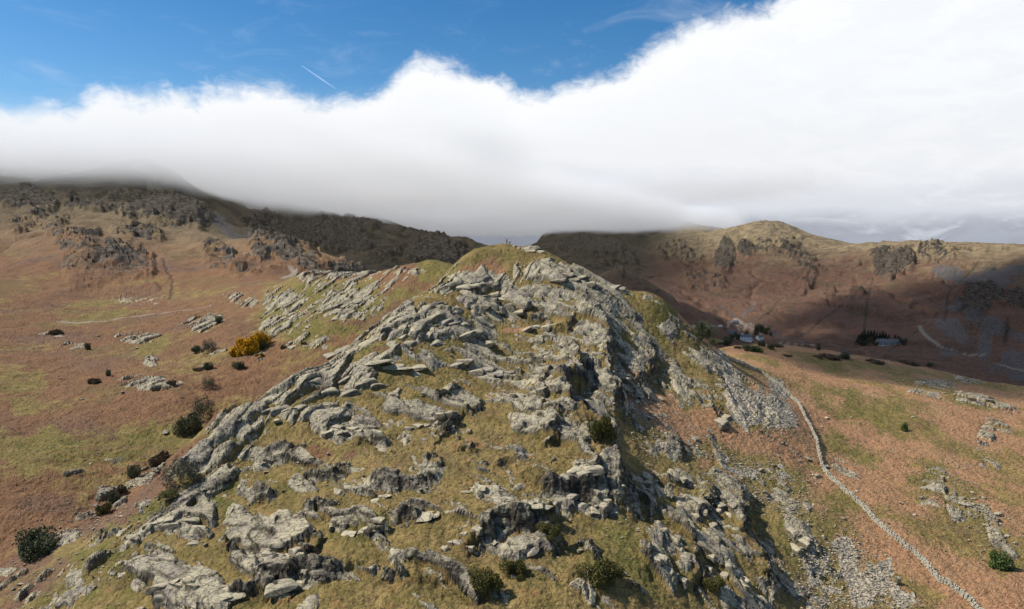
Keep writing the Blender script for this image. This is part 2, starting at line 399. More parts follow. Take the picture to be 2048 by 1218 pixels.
rock_L = [(690, 560, 90, 16, 0, .6), (650, 600, 50, 20, -40, .6), (760, 600, 30, 20, -40, .5), (600, 600, 40, 12, -50, .5), (60, 405, 80, 22, 5, .9), (200, 415, 70, 14, 5, .8), (370, 425, 60, 26, 20, 1), (270, 465, 70, 14, 10, .7), (120, 440, 40, 16, 0, .6), (420, 500, 50, 12, 0, .5), (210, 525, 78, 52, 10, 1), (240, 575, 66, 28, 10, .7), (320, 425, 110, 34, 10, 1), (150, 470, 80, 30, 20, .6), (60, 430, 60, 40, 0, .55), (40, 400, 60, 22, 0, .8), (120, 395, 60, 12, 0, .6), (430, 525, 60, 30, 10, .6), (520, 520, 60, 26, 10, .5), (470, 530, 30, 12, 0, .8), (560, 500, 60, 26, 20, .9), (640, 525, 60, 20, 10, .8),
  (240, 400, 60, 16, 0, .7), (290, 768, 60, 14, 5, .8), (400, 648, 48, 16, -10, .8), (262, 674, 42, 11, 0, .8), (298, 722, 13, 12, 0, .8), (420, 700, 30, 10, 0, .5), (700, 598, 60, 26, -30, .9), (640, 545, 70, 10, -5, .8), (720, 543, 60, 9, 0, .9), (570, 610, 26, 30, -60, .8), (560, 655, 30, 20, 0, .8), (600, 640, 40, 24, -50, .6), (620, 680, 50, 20, 0, .6),
  (500, 600, 30, 10, 0, .7), (820, 545, 40, 8, 0, .8), (770, 570, 20, 20, 0, .5), (530, 690, 20, 24, 0, .6), (110, 665, 40, 6, 0, .5), (150, 690, 30, 8, 0, .6), (180, 935, 50, 8, -20, .3), (470, 590, 20, 8, 0, .6), (260, 965, 60, 16, -30, .8), (200, 1010, 60, 14, -35, .7), (120, 1080, 60, 14, -20, .6), (50, 1150, 80, 12, 0, .4), (300, 1000, 40, 10, -30, .6), (40, 1180, 60, 20, 0, .5)]
rock_R = [(1865, 965, 22, 26, 0, .9), (1900, 1000, 60, 22, 40, .8), (1980, 1050, 60, 22, 50, .85), (2010, 1090, 40, 16, 50, .8), (1970, 870, 16, 26, 30, .8), (1980, 930, 24, 10, 0, .5), (1950, 800, 50, 10, 15, .9), (2010, 815, 30, 9, 10, .9), (1870, 770, 40, 8, 10, .6), (1840, 790, 30, 6, 10, .4), (1930, 760, 40, 5, 10, .5), (1700, 940, 30, 12, 30, .25), (1800, 905, 30, 8, 0, .4), (1850, 1010, 30, 10, 30, .4), (2000, 850, 30, 10, 20, .5)]
scree_N = [(1515, 812, 60, 34, 42, 1), (1570, 840, 30, 26, 30, 1), (1460, 745, 24, 40, -50, .9), (1550, 780, 40, 18, 40, .9), (1640, 1120, 30, 36, 60, .6), (1600, 1020, 28, 26, 60, .55), (1740, 1160, 44, 34, 40, .9), (1710, 1110, 34, 24, 40, .8), (1780, 1200, 50, 20, 30, .9), (1560, 950, 40, 14, 30, .6), (1660, 1190, 40, 26, 0, .35), (1290, 830, 40, 20, 20, .5), (1340, 890, 40, 20, 20, .4), (1480, 930, 60, 14, 20, .5), (1530, 1000, 40, 20, 20, .4)]
brack = [(990, 540, 40, 16, 0, 1), (940, 545, 34, 14, 0, 1), (1000, 518, 20, 8, 0, .7), (800, 560, 40, 40, 30, .8), (1350, 830, 130, 40, 25, .9), (1480, 870, 130, 26, 22, .8), (1560, 900, 60, 40, 40, .9), (1260, 790, 40, 40, 40, .8), (1620, 1000, 50, 60, 60, .4), (1050, 660, 40, 6, 0, .9), (780, 697, 60, 6, 0, .8), (955, 893, 34, 9, 10, .62), (660, 905, 60, 16, 10, .5),
  (250, 990, 120, 40, -30, .9), (120, 1150, 120, 30, -20, .8), (1400, 860, 80, 20, 20, .7), (1440, 940, 60, 18, 20, .5), (1530, 1120, 60, 50, 40, .3), (320, 960, 60, 16, -20, .6)]
greenb = [(250, 880, 150, 40, 0, .8), (100, 890, 120, 44, 0, .9), (40, 780, 60, 40, 0, .6), (60, 480, 120, 30, 10, .7), (180, 620, 80, 22, 0, .55), (300, 690, 40, 18, -30, .7), (700, 590, 130, 40, 0, .8), (560, 640, 60, 36, 0, .6), (620, 660, 70, 30, 0, .7), (700, 655, 80, 12, -20, .5), (260, 380, 120, 20, 0, .5),
  (200, 1130, 90, 50, 0, 1), (400, 1010, 60, 16, 0, 1), (470, 1050, 30, 40, 0, .9), (520, 985, 60, 14, 0, .8), (650, 815, 30, 5, 0, 1), (610, 690, 20, 10, 0, .9), (720, 690, 40, 12, -20, .9), (1330, 625, 40, 60, 0, .7), (1400, 1000, 120, 50, 0, .35), (1250, 1120, 90, 70, 0, .6), (1720, 850, 60, 70, 40, 1), (1680, 800, 60, 26, 20, .8), (1780, 900, 70, 26, 30, .7), (1840, 960, 60, 30, 40, .6), (1640, 730, 120, 12, 5, .5),
  (1560, 960, 60, 30, 20, .5), (1620, 1060, 60, 80, 60, .6), (1700, 1000, 40, 60, 40, .5), (1930, 800, 70, 16, 10, .7), (850, 700, 200, 50, 0, .3), (730, 1060, 60, 40, 0, .5), (300, 1020, 80, 20, -20, .7), (90, 1180, 60, 20, 0, .7), (1530, 560, 40, 50, 0, .0), (1920, 1030, 60, 26, 45, .6), (2020, 1120, 40, 30, 0, .6), (860, 545, 60, 30, 0, .6), (1000, 510, 70, 12, 0, .4)]
near = DD < 420
MR = np.maximum(blobs(rock_N, NZ) * RID, np.maximum(blobs(rock_L, NZ) * LFT, blobs(rock_R, NZ) * RGT))
MG = blobs(grass_N, NZ) * RID
SCR = blobs(scree_N, NZ, 1.8) * (DD < 240) * (TT > 0.1) * 0.86
SCR = np.clip(SCR + (fbm(GX / 4, GY / 4, 4, 46)) * 0.7 * (SCR > 0.02), 0, 1)
BRK = np.clip(blobs(brack, NZ, 1.2), 0, 1) * (DD < 900)
GRN = np.clip(blobs(greenb, NZ, 1.2), 0, 1) * (DD < 1000)
# general cover: bracken on the left bank and on the pasture, pale grass on the ridge
gnoise = fbm(GX / 30, GY / 30, 5, 44)
GRN = GRN * (1 - 0.45 * (LFT > 0.5) * (TT < -0.38) - 0.3 * (RGT > 0.5))
BRK = np.where(LFT > 0.5, np.maximum(BRK, np.clip(0.85 + gnoise * 1.2 - GRN * 1.7, 0, 1)), BRK)
BRK = np.where(RGT > 0.5, np.maximum(BRK, np.clip(0.72 + fbm(GX / 22, GY / 34, 5, 45) * 2.0 - GRN * 1.0, 0, 1)), BRK)
BRK = np.clip(BRK - GRN * 0.5 * RID, 0, 1)
BRK = np.clip(BRK + FAR * 1.0, 0, 1)
print('masks', round(time.time() - T0, 1))

# ------------------------------------------------------------------ bedrock: tilted, jointed slabs standing out of the turf
def crag(x, y, ang, size, seed, stretch=2.2, tilt=1.0, warp=0.5):
    """jointed slabs: every cell has a level and a dip of its own, rising across the strike and breaking off at its right edge"""
    c, s = math.cos(R(ang)), math.sin(R(ang))
    a = (x * c + y * s) / (size * stretch); b = (-x * s + y * c) / size
    wx = perlin(a * 1.7, b * 1.7, seed + 3) * warp; wy = perlin(a * 1.7 + 9, b * 1.7, seed + 4) * warp
    F1, F2, dx, dy, cx, cy = voronoi(a + wx, b + wy, seed)
    r1 = rnd(cx, cy, seed + 7); r2 = rnd(cx, cy, seed + 8); r3 = rnd(cx, cy, seed + 9)
    h = (r1 - 0.5) * 0.75 + tilt * dy * (0.35 + r2 * 1.3) * -1.35 + dx * (r3 - 0.5) * 1.6
    return h, F2 - F1, r1

def bedrock(x, y, ang, seed, big=1.0):
    h = np.zeros(x.shape, F4); crack = np.zeros(x.shape, F4)
    for size, amp, gr in ((7.5 * big, 1.45 * big, .16), (3.2 * big, .55 * big, .22), (1.3 * big, .17 * big, .25), (0.55 * big, .05 * big, .1)):
        hh, e, r = crag(x, y, ang, size, seed, 2.3 if size > 2 else 1.7)
        g = 1 - ss(e, 0.0, 0.10)
        if size < 1.6 and h.size:
            fine = 0.75
        else:
            fine = 1.0
        h += (hh * amp - g * gr * amp) * fine
        crack = np.maximum(crack, g * (0.5 + 0.5 * (size > 1)))
        seed += 13
    return h, crack

RH = np.full(GX.shape, -9, F4); CRK = np.zeros(GX.shape, F4)
# strike by area (degrees from east): left edge 63, middle 137, right 100
angsel = np.where(TT * 1.0 < TLe + 0.16 + wob * 2, 0, np.where((TT > 0.13 + wob * 2) & (DD < 170), 2, 1))
angsel = np.where((DD > 150) & (TT < -0.09 + wob) & (angsel == 1), 0, angsel)
for k, (ang, sd) in enumerate(((66, 100), (-40, 200), (-82, 300))):
    s_ = near & (angsel == k) & (MR > 0.02)
    if s_.any():
        big = 1.0
        h, c = bedrock(GX[s_], GY[s_] , ang, sd, big)
        RH[s_] = h; CRK[s_] = c
print('bedrock', round(time.time() - T0, 1))

# scarps: broken cliff lines, high side to the left of the line as listed
def rowpos(D):
    return np.interp(np.log(np.maximum(D, 1)), np.log(Drow), np.arange(NR))
def sample(M, x, y):
    r = rowpos(y); c = (x / y - tt[0]) / (tt[1] - tt[0])
    r0 = np.clip(np.floor(r).astype(int), 0, NR - 2); c0 = np.clip(np.floor(c).astype(int), 0, NC - 2)
    fr = np.clip(r - r0, 0, 1); fc_ = np.clip(c - c0, 0, 1)
    return (M[r0, c0] * (1 - fc_) + M[r0, c0 + 1] * fc_) * (1 - fr) + (M[r0 + 1, c0] * (1 - fc_) + M[r0 + 1, c0 + 1] * fc_) * fr
def ground_at(px, py, Zm, dmin=0):
    """the first visible ground along the line of sight through a pixel of the survey picture"""
    b = (H2 / 2 - py) / FPX
    t = (px - 1024) / FPX / (CA + b * SA)
    c = int(round((t - tt[0]) / (tt[1] - tt[0])))
    c = min(max(c, 0), NC - 1)
    wcol = Zm[:, c] / Drow
    ok = np.where((wcol >= elev(py)) & (Drow > dmin))[0]
    i = ok[0] if len(ok) else NR - 1
    return t * Drow[i], Drow[i], Zm[i, c]
scarps = [  # (points, height, reach)
  ([(1120, 690), (1150, 740), (1160, 790), (1120, 800), (1150, 850), (1200, 880), (1225, 930), (1245, 1000), (1235, 1060)], 5.6, 8),
  ([(1150, 590), (1200, 640), (1225, 700), (1215, 760), (1235, 800), (1225, 870)], 4.2, 7),
  ([(1300, 680), (1310, 730), (1275, 780), (1310, 800)], 2.8, 6),
  ([(1120, 540), (1180, 580), (1250, 620)], 2.2, 6),
  ([(980, 600), (1080, 650), (1110, 640)], 1.8, 8), 
  ([(1100, 845), (1120, 880), (1100, 900), (1060, 905)], 1.6, 4),
  ([(1040, 945), (1100, 990), (1180, 1000), (1200, 960)], 2.6, 5),
  ([(1120, 1010), (1060, 1060), (1010, 1050), (940, 1100), (890, 1105)], 2.3, 4),
  ([(740, 1125), (640, 1155), (540, 1180), (400, 1215)], 1.3, 3.5),
  ([(650, 1070), (620, 1120), (560, 1120)], 1.3, 4), ([(470, 1060), (450, 1090), (480, 1140), (520, 1150)], 1.0, 4),
  ([(880, 955), (800, 975), (730, 955)], .9, 3), ([(900, 1040), (840, 1040), (780, 1020)], .9, 3), ([(790, 1060), (740, 1070), (680, 1040)], .9, 3),
  ([(960, 1180), (900, 1160), (850, 1150), (820, 1140)], .9, 3), ([(910, 840), (890, 870), (860, 860)], 1.6, 3),
  ([(800, 890), (740, 890), (690, 880)], 1.2, 5), ([(970, 820), (900, 850)], 1, 4),
  ([(1420, 980), (1420, 1040), (1395, 1060)], 2.2, 4), ([(1475, 960), (1490, 1030), (1485, 1090), (1530, 1140), (1545, 1215)], 3.2, 6),
  ([(1320, 1030), (1390, 1090), (1395, 1160), (1390, 1215)], 1.6, 4), ([(1300, 960), (1370, 1000)], 1.1, 3), ([(1350, 870), (1360, 930)], 1.3, 3), ([(1160, 1080), (1170, 1120)], .8, 2),
  ([(1260, 760), (1255, 800), (1220, 790)], 1.4, 4), ([(1430, 800), (1440, 850), (1475, 855)], .8, 3), ([(1400, 700), (1440, 760), (1470, 820)], 1.2, 4),
  ([(700, 930), (660, 960), (600, 950)], .8, 2.5), ([(620, 900), (560, 915), (500, 905)], .8, 2.5), ([(980, 890), (940, 905), (900, 895)], .8, 2), ([(700, 1000), (650, 1020), (610, 1010)], .7, 2), ([(1060, 940), (1020, 930), (980, 950)], .9, 2.5),
  ([(820, 1180), (780, 1150), (730, 1160)], .9, 2.5), ([(1130, 1060), (1100, 1100), (1040, 1120)], 1.3, 3), ([(1200, 1090), (1190, 1140)], .9, 2), ([(1000, 1170), (960, 1200)], .8, 2), ([(1290, 1090), (1290, 1150)], .9, 2.5), ([(1260, 1160), (1270, 1210)], .9, 2.5),
  ([(860, 900), (880, 930), (850, 950)], .7, 2), ([(580, 980), (540, 1000), (500, 985)], .8, 2), ([(1110, 770), (1080, 800), (1090, 840)], 1.6, 3), ([(1040, 720), (1080, 760)], 1.3, 3), ([(930, 780), (890, 800), (850, 790)], 1.0, 3), ([(1160, 640), (1130, 670), (1080, 665)], 1.6, 4)
]
def smooth_cols(M):
    return M
SC = np.zeros(GX.shape, F4); SCM = np.zeros(GX.shape, F4); FACE = np.zeros(GX.shape, F4)
wx_ = GX + fbm(GX / 3.2, GY / 3.2, 4, 61) * 2.4; wy_ = GY + fbm(GX / 3.2, GY / 3.2, 4, 62) * 2.4
for pts_, Hs, reach in scarps:
    q = [ground_at(px, py, GZ)[:2] for px, py in pts_]
    q = np.array(q)
    lo = q.min(0) - 3 * reach; hi = q.max(0) + 3 * reach
    sel = (GX > lo[0]) & (GX < hi[0]) & (GY > lo[1]) & (GY < hi[1])
    x = wx_[sel]; y = wy_[sel]
    best = np.full(x.shape, 1e9); side = np.zeros(x.shape); tpos = np.zeros(x.shape)
    L = np.concatenate([[0], np.cumsum(np.hypot(*(q[1:] - q[:-1]).T))])
    for i in range(len(q) - 1):
        ax, ay = q[i]; bx, by = q[i + 1]; ex, ey = bx - ax, by - ay
        l2 = ex * ex + ey * ey
        u = np.clip(((x - ax) * ex + (y - ay) * ey) / l2, 0, 1)
        d = np.hypot(x - ax - u * ex, y - ay - u * ey)
        cr = ex * (y - ay) - ey * (x - ax)      # >0: left of the direction of travel
        nb = d < best
        best = np.where(nb, d, best); side = np.where(nb, np.sign(cr), side); tpos = np.where(nb, L[i] + u * math.sqrt(l2), tpos)
    # the listed lines run away from / towards the camera; the high side is the one farther left or farther up the hill
    v = q[-1] - q[0]
    left_is_high = 1.0 if v[1] * 0.9 + (-v[0]) * -0.5 > 0 else -1.0
    if Hs < 0: left_is_high, Hs = -left_is_high if False else left_is_high, -Hs
    sd = best * side * left_is_high
    endt = np.minimum(ss(tpos, 0, 2.0 + 0.15 * L[-1]), ss(L[-1] - tpos, 0, 2.0 + 0.15 * L[-1]))
    prof = np.where(sd > 0, np.exp(-np.maximum(sd, 0) / reach), 1 - ss(-sd, 0, 0.5 + 0.35 * Hs))
    low = np.where(sd < 0, -0.45 * np.exp(sd / (reach * 0.4)), 0)
    SC[sel] += (0.95 * Hs * endt * (prof + low * 0.5)).astype(F4)
    SCM[sel] = np.maximum(SCM[sel], (endt * np.where(sd > 0, np.exp(-sd / (reach * 0.55)), np.exp(sd / 1.6))).astype(F4))
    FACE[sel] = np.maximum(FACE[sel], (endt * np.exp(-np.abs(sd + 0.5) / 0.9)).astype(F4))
SC *= near; 
need = near & (RH < -8) & ((SCM > 0.05) | (RID > 0.3))
h, c = bedrock(GX[need], GY[need], -60, 400); RH[need] = h; CRK[need] = c
print('scarps', round(time.time() - T0, 1))

hum = fbm(GX / 9, GY / 9, 4, 21) * 0.9 + fbm(GX / 2.2, GY / 2.2, 3, 22) * 0.22
tuft = fbm(GX / 0.9, GY / 0.9, 3, 23) * 0.26 + perlin(GX / 0.33, GY / 0.33, 24) * 0.05
Mn = np.clip(np.maximum(MR, SCM * 0.85) - MG * 0.55 + fbm(GX / 5, GY / 5, 5, 77) * 0.68 + (0.08 + 0.07 * (1 - ss(DD, 100, 130))) * RID, 0, 1.2)
Mn = Mn + 0.16 * ss(DD, 140, 165) * RID * ss(MR, 0.2, 0.6)
soil = hum * 0.6 + (0.40 - Mn) * 1.9
rock_h = np.where(RH > -8, RH * np.clip(0.35 + Mn, 0.4, 1.1), -9)
isrock = ss(rock_h - soil, 0.0, 0.12) * near
soil_use = np.maximum(hum + (0.5 - Mn) * 0.4, -5)      # turf surface
lift = np.maximum(rock_h - soil, 0)
dz_near = soil_use + np.where(rock_h > soil, 1.7 * np.tanh(lift / 1.7), 0) + SC + tuft * (1 - isrock)
scr_e = None
s_ = near & (SCR > 0.05)
F1, F2, dx, dy, cx, cy = voronoi(GX[s_] / 0.5, GY[s_] / 0.5, 501)
hh = (1 - F1 * 1.2) * 0.32 * rnd(cx, cy, 503)
F1b, F2b, _, _, cx, cy = voronoi(GX[s_] / 2.0, GY[s_] / 2.0, 502)
hh = hh + np.clip(0.8 - F1b, 0, 1) * (rnd(cx, cy, 504) > 0.75) * 1.0
tmp = np.zeros(GX.shape, F4); tmp[s_] = hh * 0.55 * ss(SCR[s_] + NZ[0][s_] * 0.6, 0.2, 0.6)
dz_near = dz_near + tmp
nearw = 1 - ss(DD, 330, 420)
# far land: rounded knolls, gullies and crags
cr_F = [(880, 510, 60, 26, 10, 1), (830, 520, 50, 18, 0, .8), (640, 475, 120, 24, 8, 1), (560, 460, 80, 26, 20, .9), (700, 450, 80, 18, 0, .9), (850, 480, 50, 10, 10, .6), (760, 520, 60, 10, 0, .5),
  (1450, 520, 40, 26, 110, 1), (1495, 496, 20, 16, 0, 1), (1560, 500, 60, 18, 20, .6), (1600, 520, 40, 26, 30, .6), (1790, 530, 34, 28, 20, 1), (1770, 508, 30, 10, 0, .9), (1860, 510, 40, 20, 0, .6), (1960, 590, 50, 26, 0, .8), (1930, 620, 40, 16, 0, .9), (2030, 590, 24, 20, 0, .9), (1980, 660, 60, 18, 0, .6),
  (1200, 495, 60, 18, 20, .9), (1150, 490, 50, 12, 0, .8), (1250, 515, 40, 18, 30, .6), (1400, 555, 40, 20, 40, .5), (1380, 500, 40, 20, 40, .5), (1330, 500, 30, 18, 0, .5), (1240, 550, 30, 10, 30, .5), (1660, 590, 14, 16, 100, .5), (1720, 590, 20, 8, 0, .6), (1620, 555, 14, 36, 30, .5), (1700, 600, 60, 8, 0, .25), (1430, 570, 50, 20, 30, .5)]
slate_F = [(1905, 555, 50, 16, 10, 1), (1975, 555, 50, 18, 0, 1), (1900, 665, 44, 22, 20, 1), (1960, 640, 40, 14, 10, .9), (1968, 690, 16, 34, 0, 1), (1895, 705, 26, 12, 0, .9), (2030, 715, 34, 24, 0, 1), (1985, 660, 30, 20, 0, .9), (2040, 670, 24, 12, 0, .9), (1900, 620, 30, 8, 0, .9), (2010, 540, 60, 10, 0, .9), (1990, 740, 30, 12, 0, .6),
  (455, 458, 44, 13, 32, 1), (500, 478, 24, 6, 10, 1), (2040, 750, 30, 10, 0, .8), (1540, 660, 70, 4, 25, .5), (1470, 655, 26, 8, 0, .4), (1610, 690, 50, 4, 10, .5)]
farm = DD > 330
CF = np.zeros(GX.shape, F4); SLT = np.zeros(GX.shape, F4)
CF = blobs(cr_F, NZ) * (DD > 420)
SLT = blobs(slate_F, NZ, 0.7) * (DD > 600)
s_ = farm
x, y = GX[s_], GY[s_]
kn = fbm(x / 150, y / 150, 6, 91) * 15 + (0.5 - np.abs(fbm(x / 60, y / 90, 4, 92))) * 8 + fbm(x / 18, y / 18, 4, 95) * 1.6
gul = -np.maximum(0, 0.14 - np.abs(perlin(x / 120 + 0.3 * perlin(x / 50, y / 50, 5), y / 420, 93))) * 40
c1, e1, _ = crag(x, y, -30, 26, 701, 1.6, 1.0)
c2, e2, _ = crag(x, y, 20, 10, 702, 1.4, 1.0)
cm_ = np.maximum(CF[s_], (MR * LFT)[s_] * 0.9)
rg1 = 1 - 2 * np.abs(fbm(x / 34 + y / 90, y / 26, 4, 711)); rg2 = 1 - 2 * np.abs(fbm(x / 11, y / 14, 3, 712))
cragz = (rg1 * 6.5 + rg2 * 2.6 + c1 * 2.0 + c2 * 1.3) * (0.75 + 0.65 * ss(DD[s_], 500, 1300)) * ss(cm_ + fbm(x / 25, y / 25, 3, 96) * 0.5, 0.25, 0.7)
dz_far = np.zeros(GX.shape, F4)
lim = ss(DD[s_], 330, 520)
mid = fbm(x / 16, y / 16, 5, 98) * 1.6 * ss(DD[s_], 330, 420)
dz_far[s_] = mid + (kn * 1.15 + gul * 1.7) * (0.35 + 0.65 * ss(DD[s_], 500, 1200)) * 0.8 * lim + cragz * lim
dz_far += FAR * 0
GZ0 = GZ.copy()
GZ = GZ + dz_near * nearw + dz_far * (1 - nearw)
# faces are broken into ledges: push them in and out along their own horizontal normal
dzdc = np.gradient(GZ, axis=1) / (np.gradient(GX, axis=1) + 1e-6)
dzdr = np.gradient(GZ, axis=0) / (np.gradient(GY, axis=0) + 1e-6)
gx_ = dzdc; gy_ = dzdr - dzdc * TT
gl = np.sqrt(gx_ ** 2 + gy_ ** 2) + 1e-6
for it in range(3):      # wear the broken edges a little so that cliffs read as faces, not as fringes
    wgt = (ss(gl, 0.9, 2.4) * near)[1:-1, 1:-1] * 0.7 + (0.22 * isrock * near)[1:-1, 1:-1]
    B = GZ
    bl = (B[1:-1, 1:-1] * 4 + (B[:-2, 1:-1] + B[2:, 1:-1]) * 2 + (B[1:-1, :-2] + B[1:-1, 2:]) * 2 + B[:-2, :-2] + B[2:, 2:] + B[:-2, 2:] + B[2:, :-2]) / 16
    GZ[1:-1, 1:-1] = B[1:-1, 1:-1] * (1 - wgt) + bl * wgt
amt = ss(gl, 0.7, 2.2) * near * ss(np.maximum(isrock, FACE), 0.1, 0.6)
zz_ = GZ * 1.0
led = perlin(GX / 2.6 + 3, zz_ / 0.7 + GX * 0.25, 801) + 0.5 * perlin(GY / 1.6, zz_ / 0.4 + GY * 0.2, 802)
hx = -gx_ / gl; hy = -gy_ / gl
GX = GX + hx * amt * led * 0.45
GY = GY + hy * amt * led * 0.30
# turf level of the people's summit stays firm
CRAGF = np.zeros(GX.shape, F4)
CRAGF[s_] = 1.0 * ss(cm_ + fbm(x / 18, y / 18, 4, 97) * 0.7 + (0.12 - np.minimum(e2, e1)) * 0.8, 0.35, 0.7) * lim
ROCK = np.clip(isrock * nearw, 0, 1)
DARK = np.clip(CRK * ROCK * 0.8 + FACE * ROCK * ss(fbm(GX / 3, GY / 3, 4, 33) + 0.35, 0.05, 0.4), 0, 1)  # dark joints, plus wet scarp faces with gully shade painted in
DARK = np.maximum(DARK, FACE * 0.8 * ss(fbm(GX / 1.4, GY / 1.4, 3, 34) + 0.26, 0.0, 0.3) * nearw)  # peat and painted shade along the scarp lines, off the rock too
SCRm = ss(SCR + NZ[0] * 0.6, 0.25, 0.6)
print('relief', round(time.time() - T0, 1))
# @@PATHS@@
# ------------------------------------------------------------------ trodden paths, tracks and field-wall lines, as bands on the ground
def band(poly, width, dmin=0, wobble=0.0, seed=0):
    q = np.array([ground_at(px, py, GZ, dmin)[:2] for px, py in poly])
    # denser points with a little wander
    L = np.concatenate([[0], np.cumsum(np.hypot(*(q[1:] - q[:-1]).T))])
    m = max(8, int(L[-1] / (width * 4)) + 2)
    s = np.linspace(0, L[-1], min(m, 90))
    q = np.stack([np.interp(s, L, q[:, 0]), np.interp(s, L, q[:, 1])], 1)
    if wobble:
        q[:, 0] += perlin(s / (wobble * 6), s * 0 + seed, 8) * wobble; q[:, 1] += perlin(s / (wobble * 6), s * 0 + seed + 5.5, 9) * wobble
    out = np.zeros(GX.shape, F4)
    for i in range(len(q) - 1):
        ax, ay = q[i]; bx, by = q[i + 1]
        lo, hi = np.minimum(q[i], q[i + 1]) - width * 2, np.maximum(q[i], q[i + 1]) + width * 2
        r0, r1 = np.searchsorted(Drow, lo[1]), np.searchsorted(Drow, hi[1]) + 1
        tlo = min(lo[0] / lo[1], lo[0] / hi[1]); thi = max(hi[0] / lo[1], hi[0] / hi[1])
        c0, c1 = max(0, np.searchsorted(tt, tlo) - 1), np.searchsorted(tt, thi) + 1
        if r1 <= r0 or c1 <= c0: continue
        x = GX[r0:r1, c0:c1]; y = GY[r0:r1, c0:c1]
        ex, ey = bx - ax, by - ay
        u = np.clip(((x - ax) * ex + (y - ay) * ey) / (ex * ex + ey * ey + 1e-9), 0, 1)
        d = np.hypot(x - ax - u * ex, y - ay - u * ey)
        out[r0:r1, c0:c1] = np.maximum(out[r0:r1, c0:c1], 1 - ss(d, width * 0.5, width * 0.85))
    return out, q
PATH = np.zeros(GX.shape, F4); LINE = np.zeros(GX.shape, F4)
tracks = [([(118, 645), (165, 646), (215, 643), (270, 634)], 1.5, 240), ([(270, 634), (340, 624), (420, 612)], 1.2, 240), ([(458, 497), (490, 508), (530, 520)], 2.2, 380), ([(578, 533), (590, 540), (588, 550), (565, 557)], 2.6, 350),
  ([(1376, 660), (1440, 655), (1475, 650), (1492, 648)], 3.2, 700), ([(1470, 638), (1482, 648), (1500, 656), (1522, 664)], 4.5, 700), ([(1492, 652), (1476, 656), (1478, 664), (1486, 672)], 3, 700), ([(1500, 650), (1515, 656)], 4, 700),
  ([(1838, 652), (1848, 670), (1866, 686), (1900, 698), (1968, 711)], 4.2, 500), ([(1990, 727), (2048, 744)], 4.2, 450), ([(1560, 690), (1640, 694)], 3.0, 500),]
for pl, wd, dm in tracks:
    b_, _ = band(pl, wd, dm, 0.6, 3)
    PATH = np.maximum(PATH, b_)
river = [([(1540, 666), (1570, 676), (1600, 684), (1640, 692), (1700, 699)], 7, 700), ([(1440, 612), (1465, 630), (1478, 640)], 6, 700), ([(1512, 606), (1500, 622), (1484, 636)], 5, 700)]
for pl, wd, dm in river:
    b_, _ = band(pl, wd, dm, 2.0, 7)
    SLT = np.maximum(SLT, b_ * 0.9)
lines = [([(1682, 612), (1640, 645), (1594, 678)], 4), ([(1468, 573), (1530, 590), (1600, 604), (1680, 612), (1760, 632), (1850, 648)], 2.2), ([(1640, 520), (1600, 575), (1575, 598)], 2.5), ([(1780, 700), (1850, 645), (1920, 580)], 2),
  ([(1725, 680), (1735, 600), (1745, 560)], 3), ([(1560, 600), (1540, 625), (1515, 640)], 3), ([(1380, 570), (1440, 590), (1468, 600)], 3), ([(1260, 560), (1310, 590), (1400, 600)], 2.5), ([(1890, 640), (1896, 590), (1960, 520)], 3),
  ([(2010, 690), (2016, 640)], 3), ([(340, 600), (345, 560), (325, 520)], 1.2), ([(250, 520), (270, 470)], 2), ([(175, 540), (200, 500), (190, 470)], 2.5), ([(1650, 700), (1770, 712), (1900, 720)], 2.0)]
for pl, wd in lines:
    b_, _ = band(pl, wd, 330 if pl[0][0] > 1200 else 250, 2.0, 11)
    LINE = np.maximum(LINE, b_)
GZ = GZ - LINE * 0.3
print('paths', round(time.time() - T0, 1))

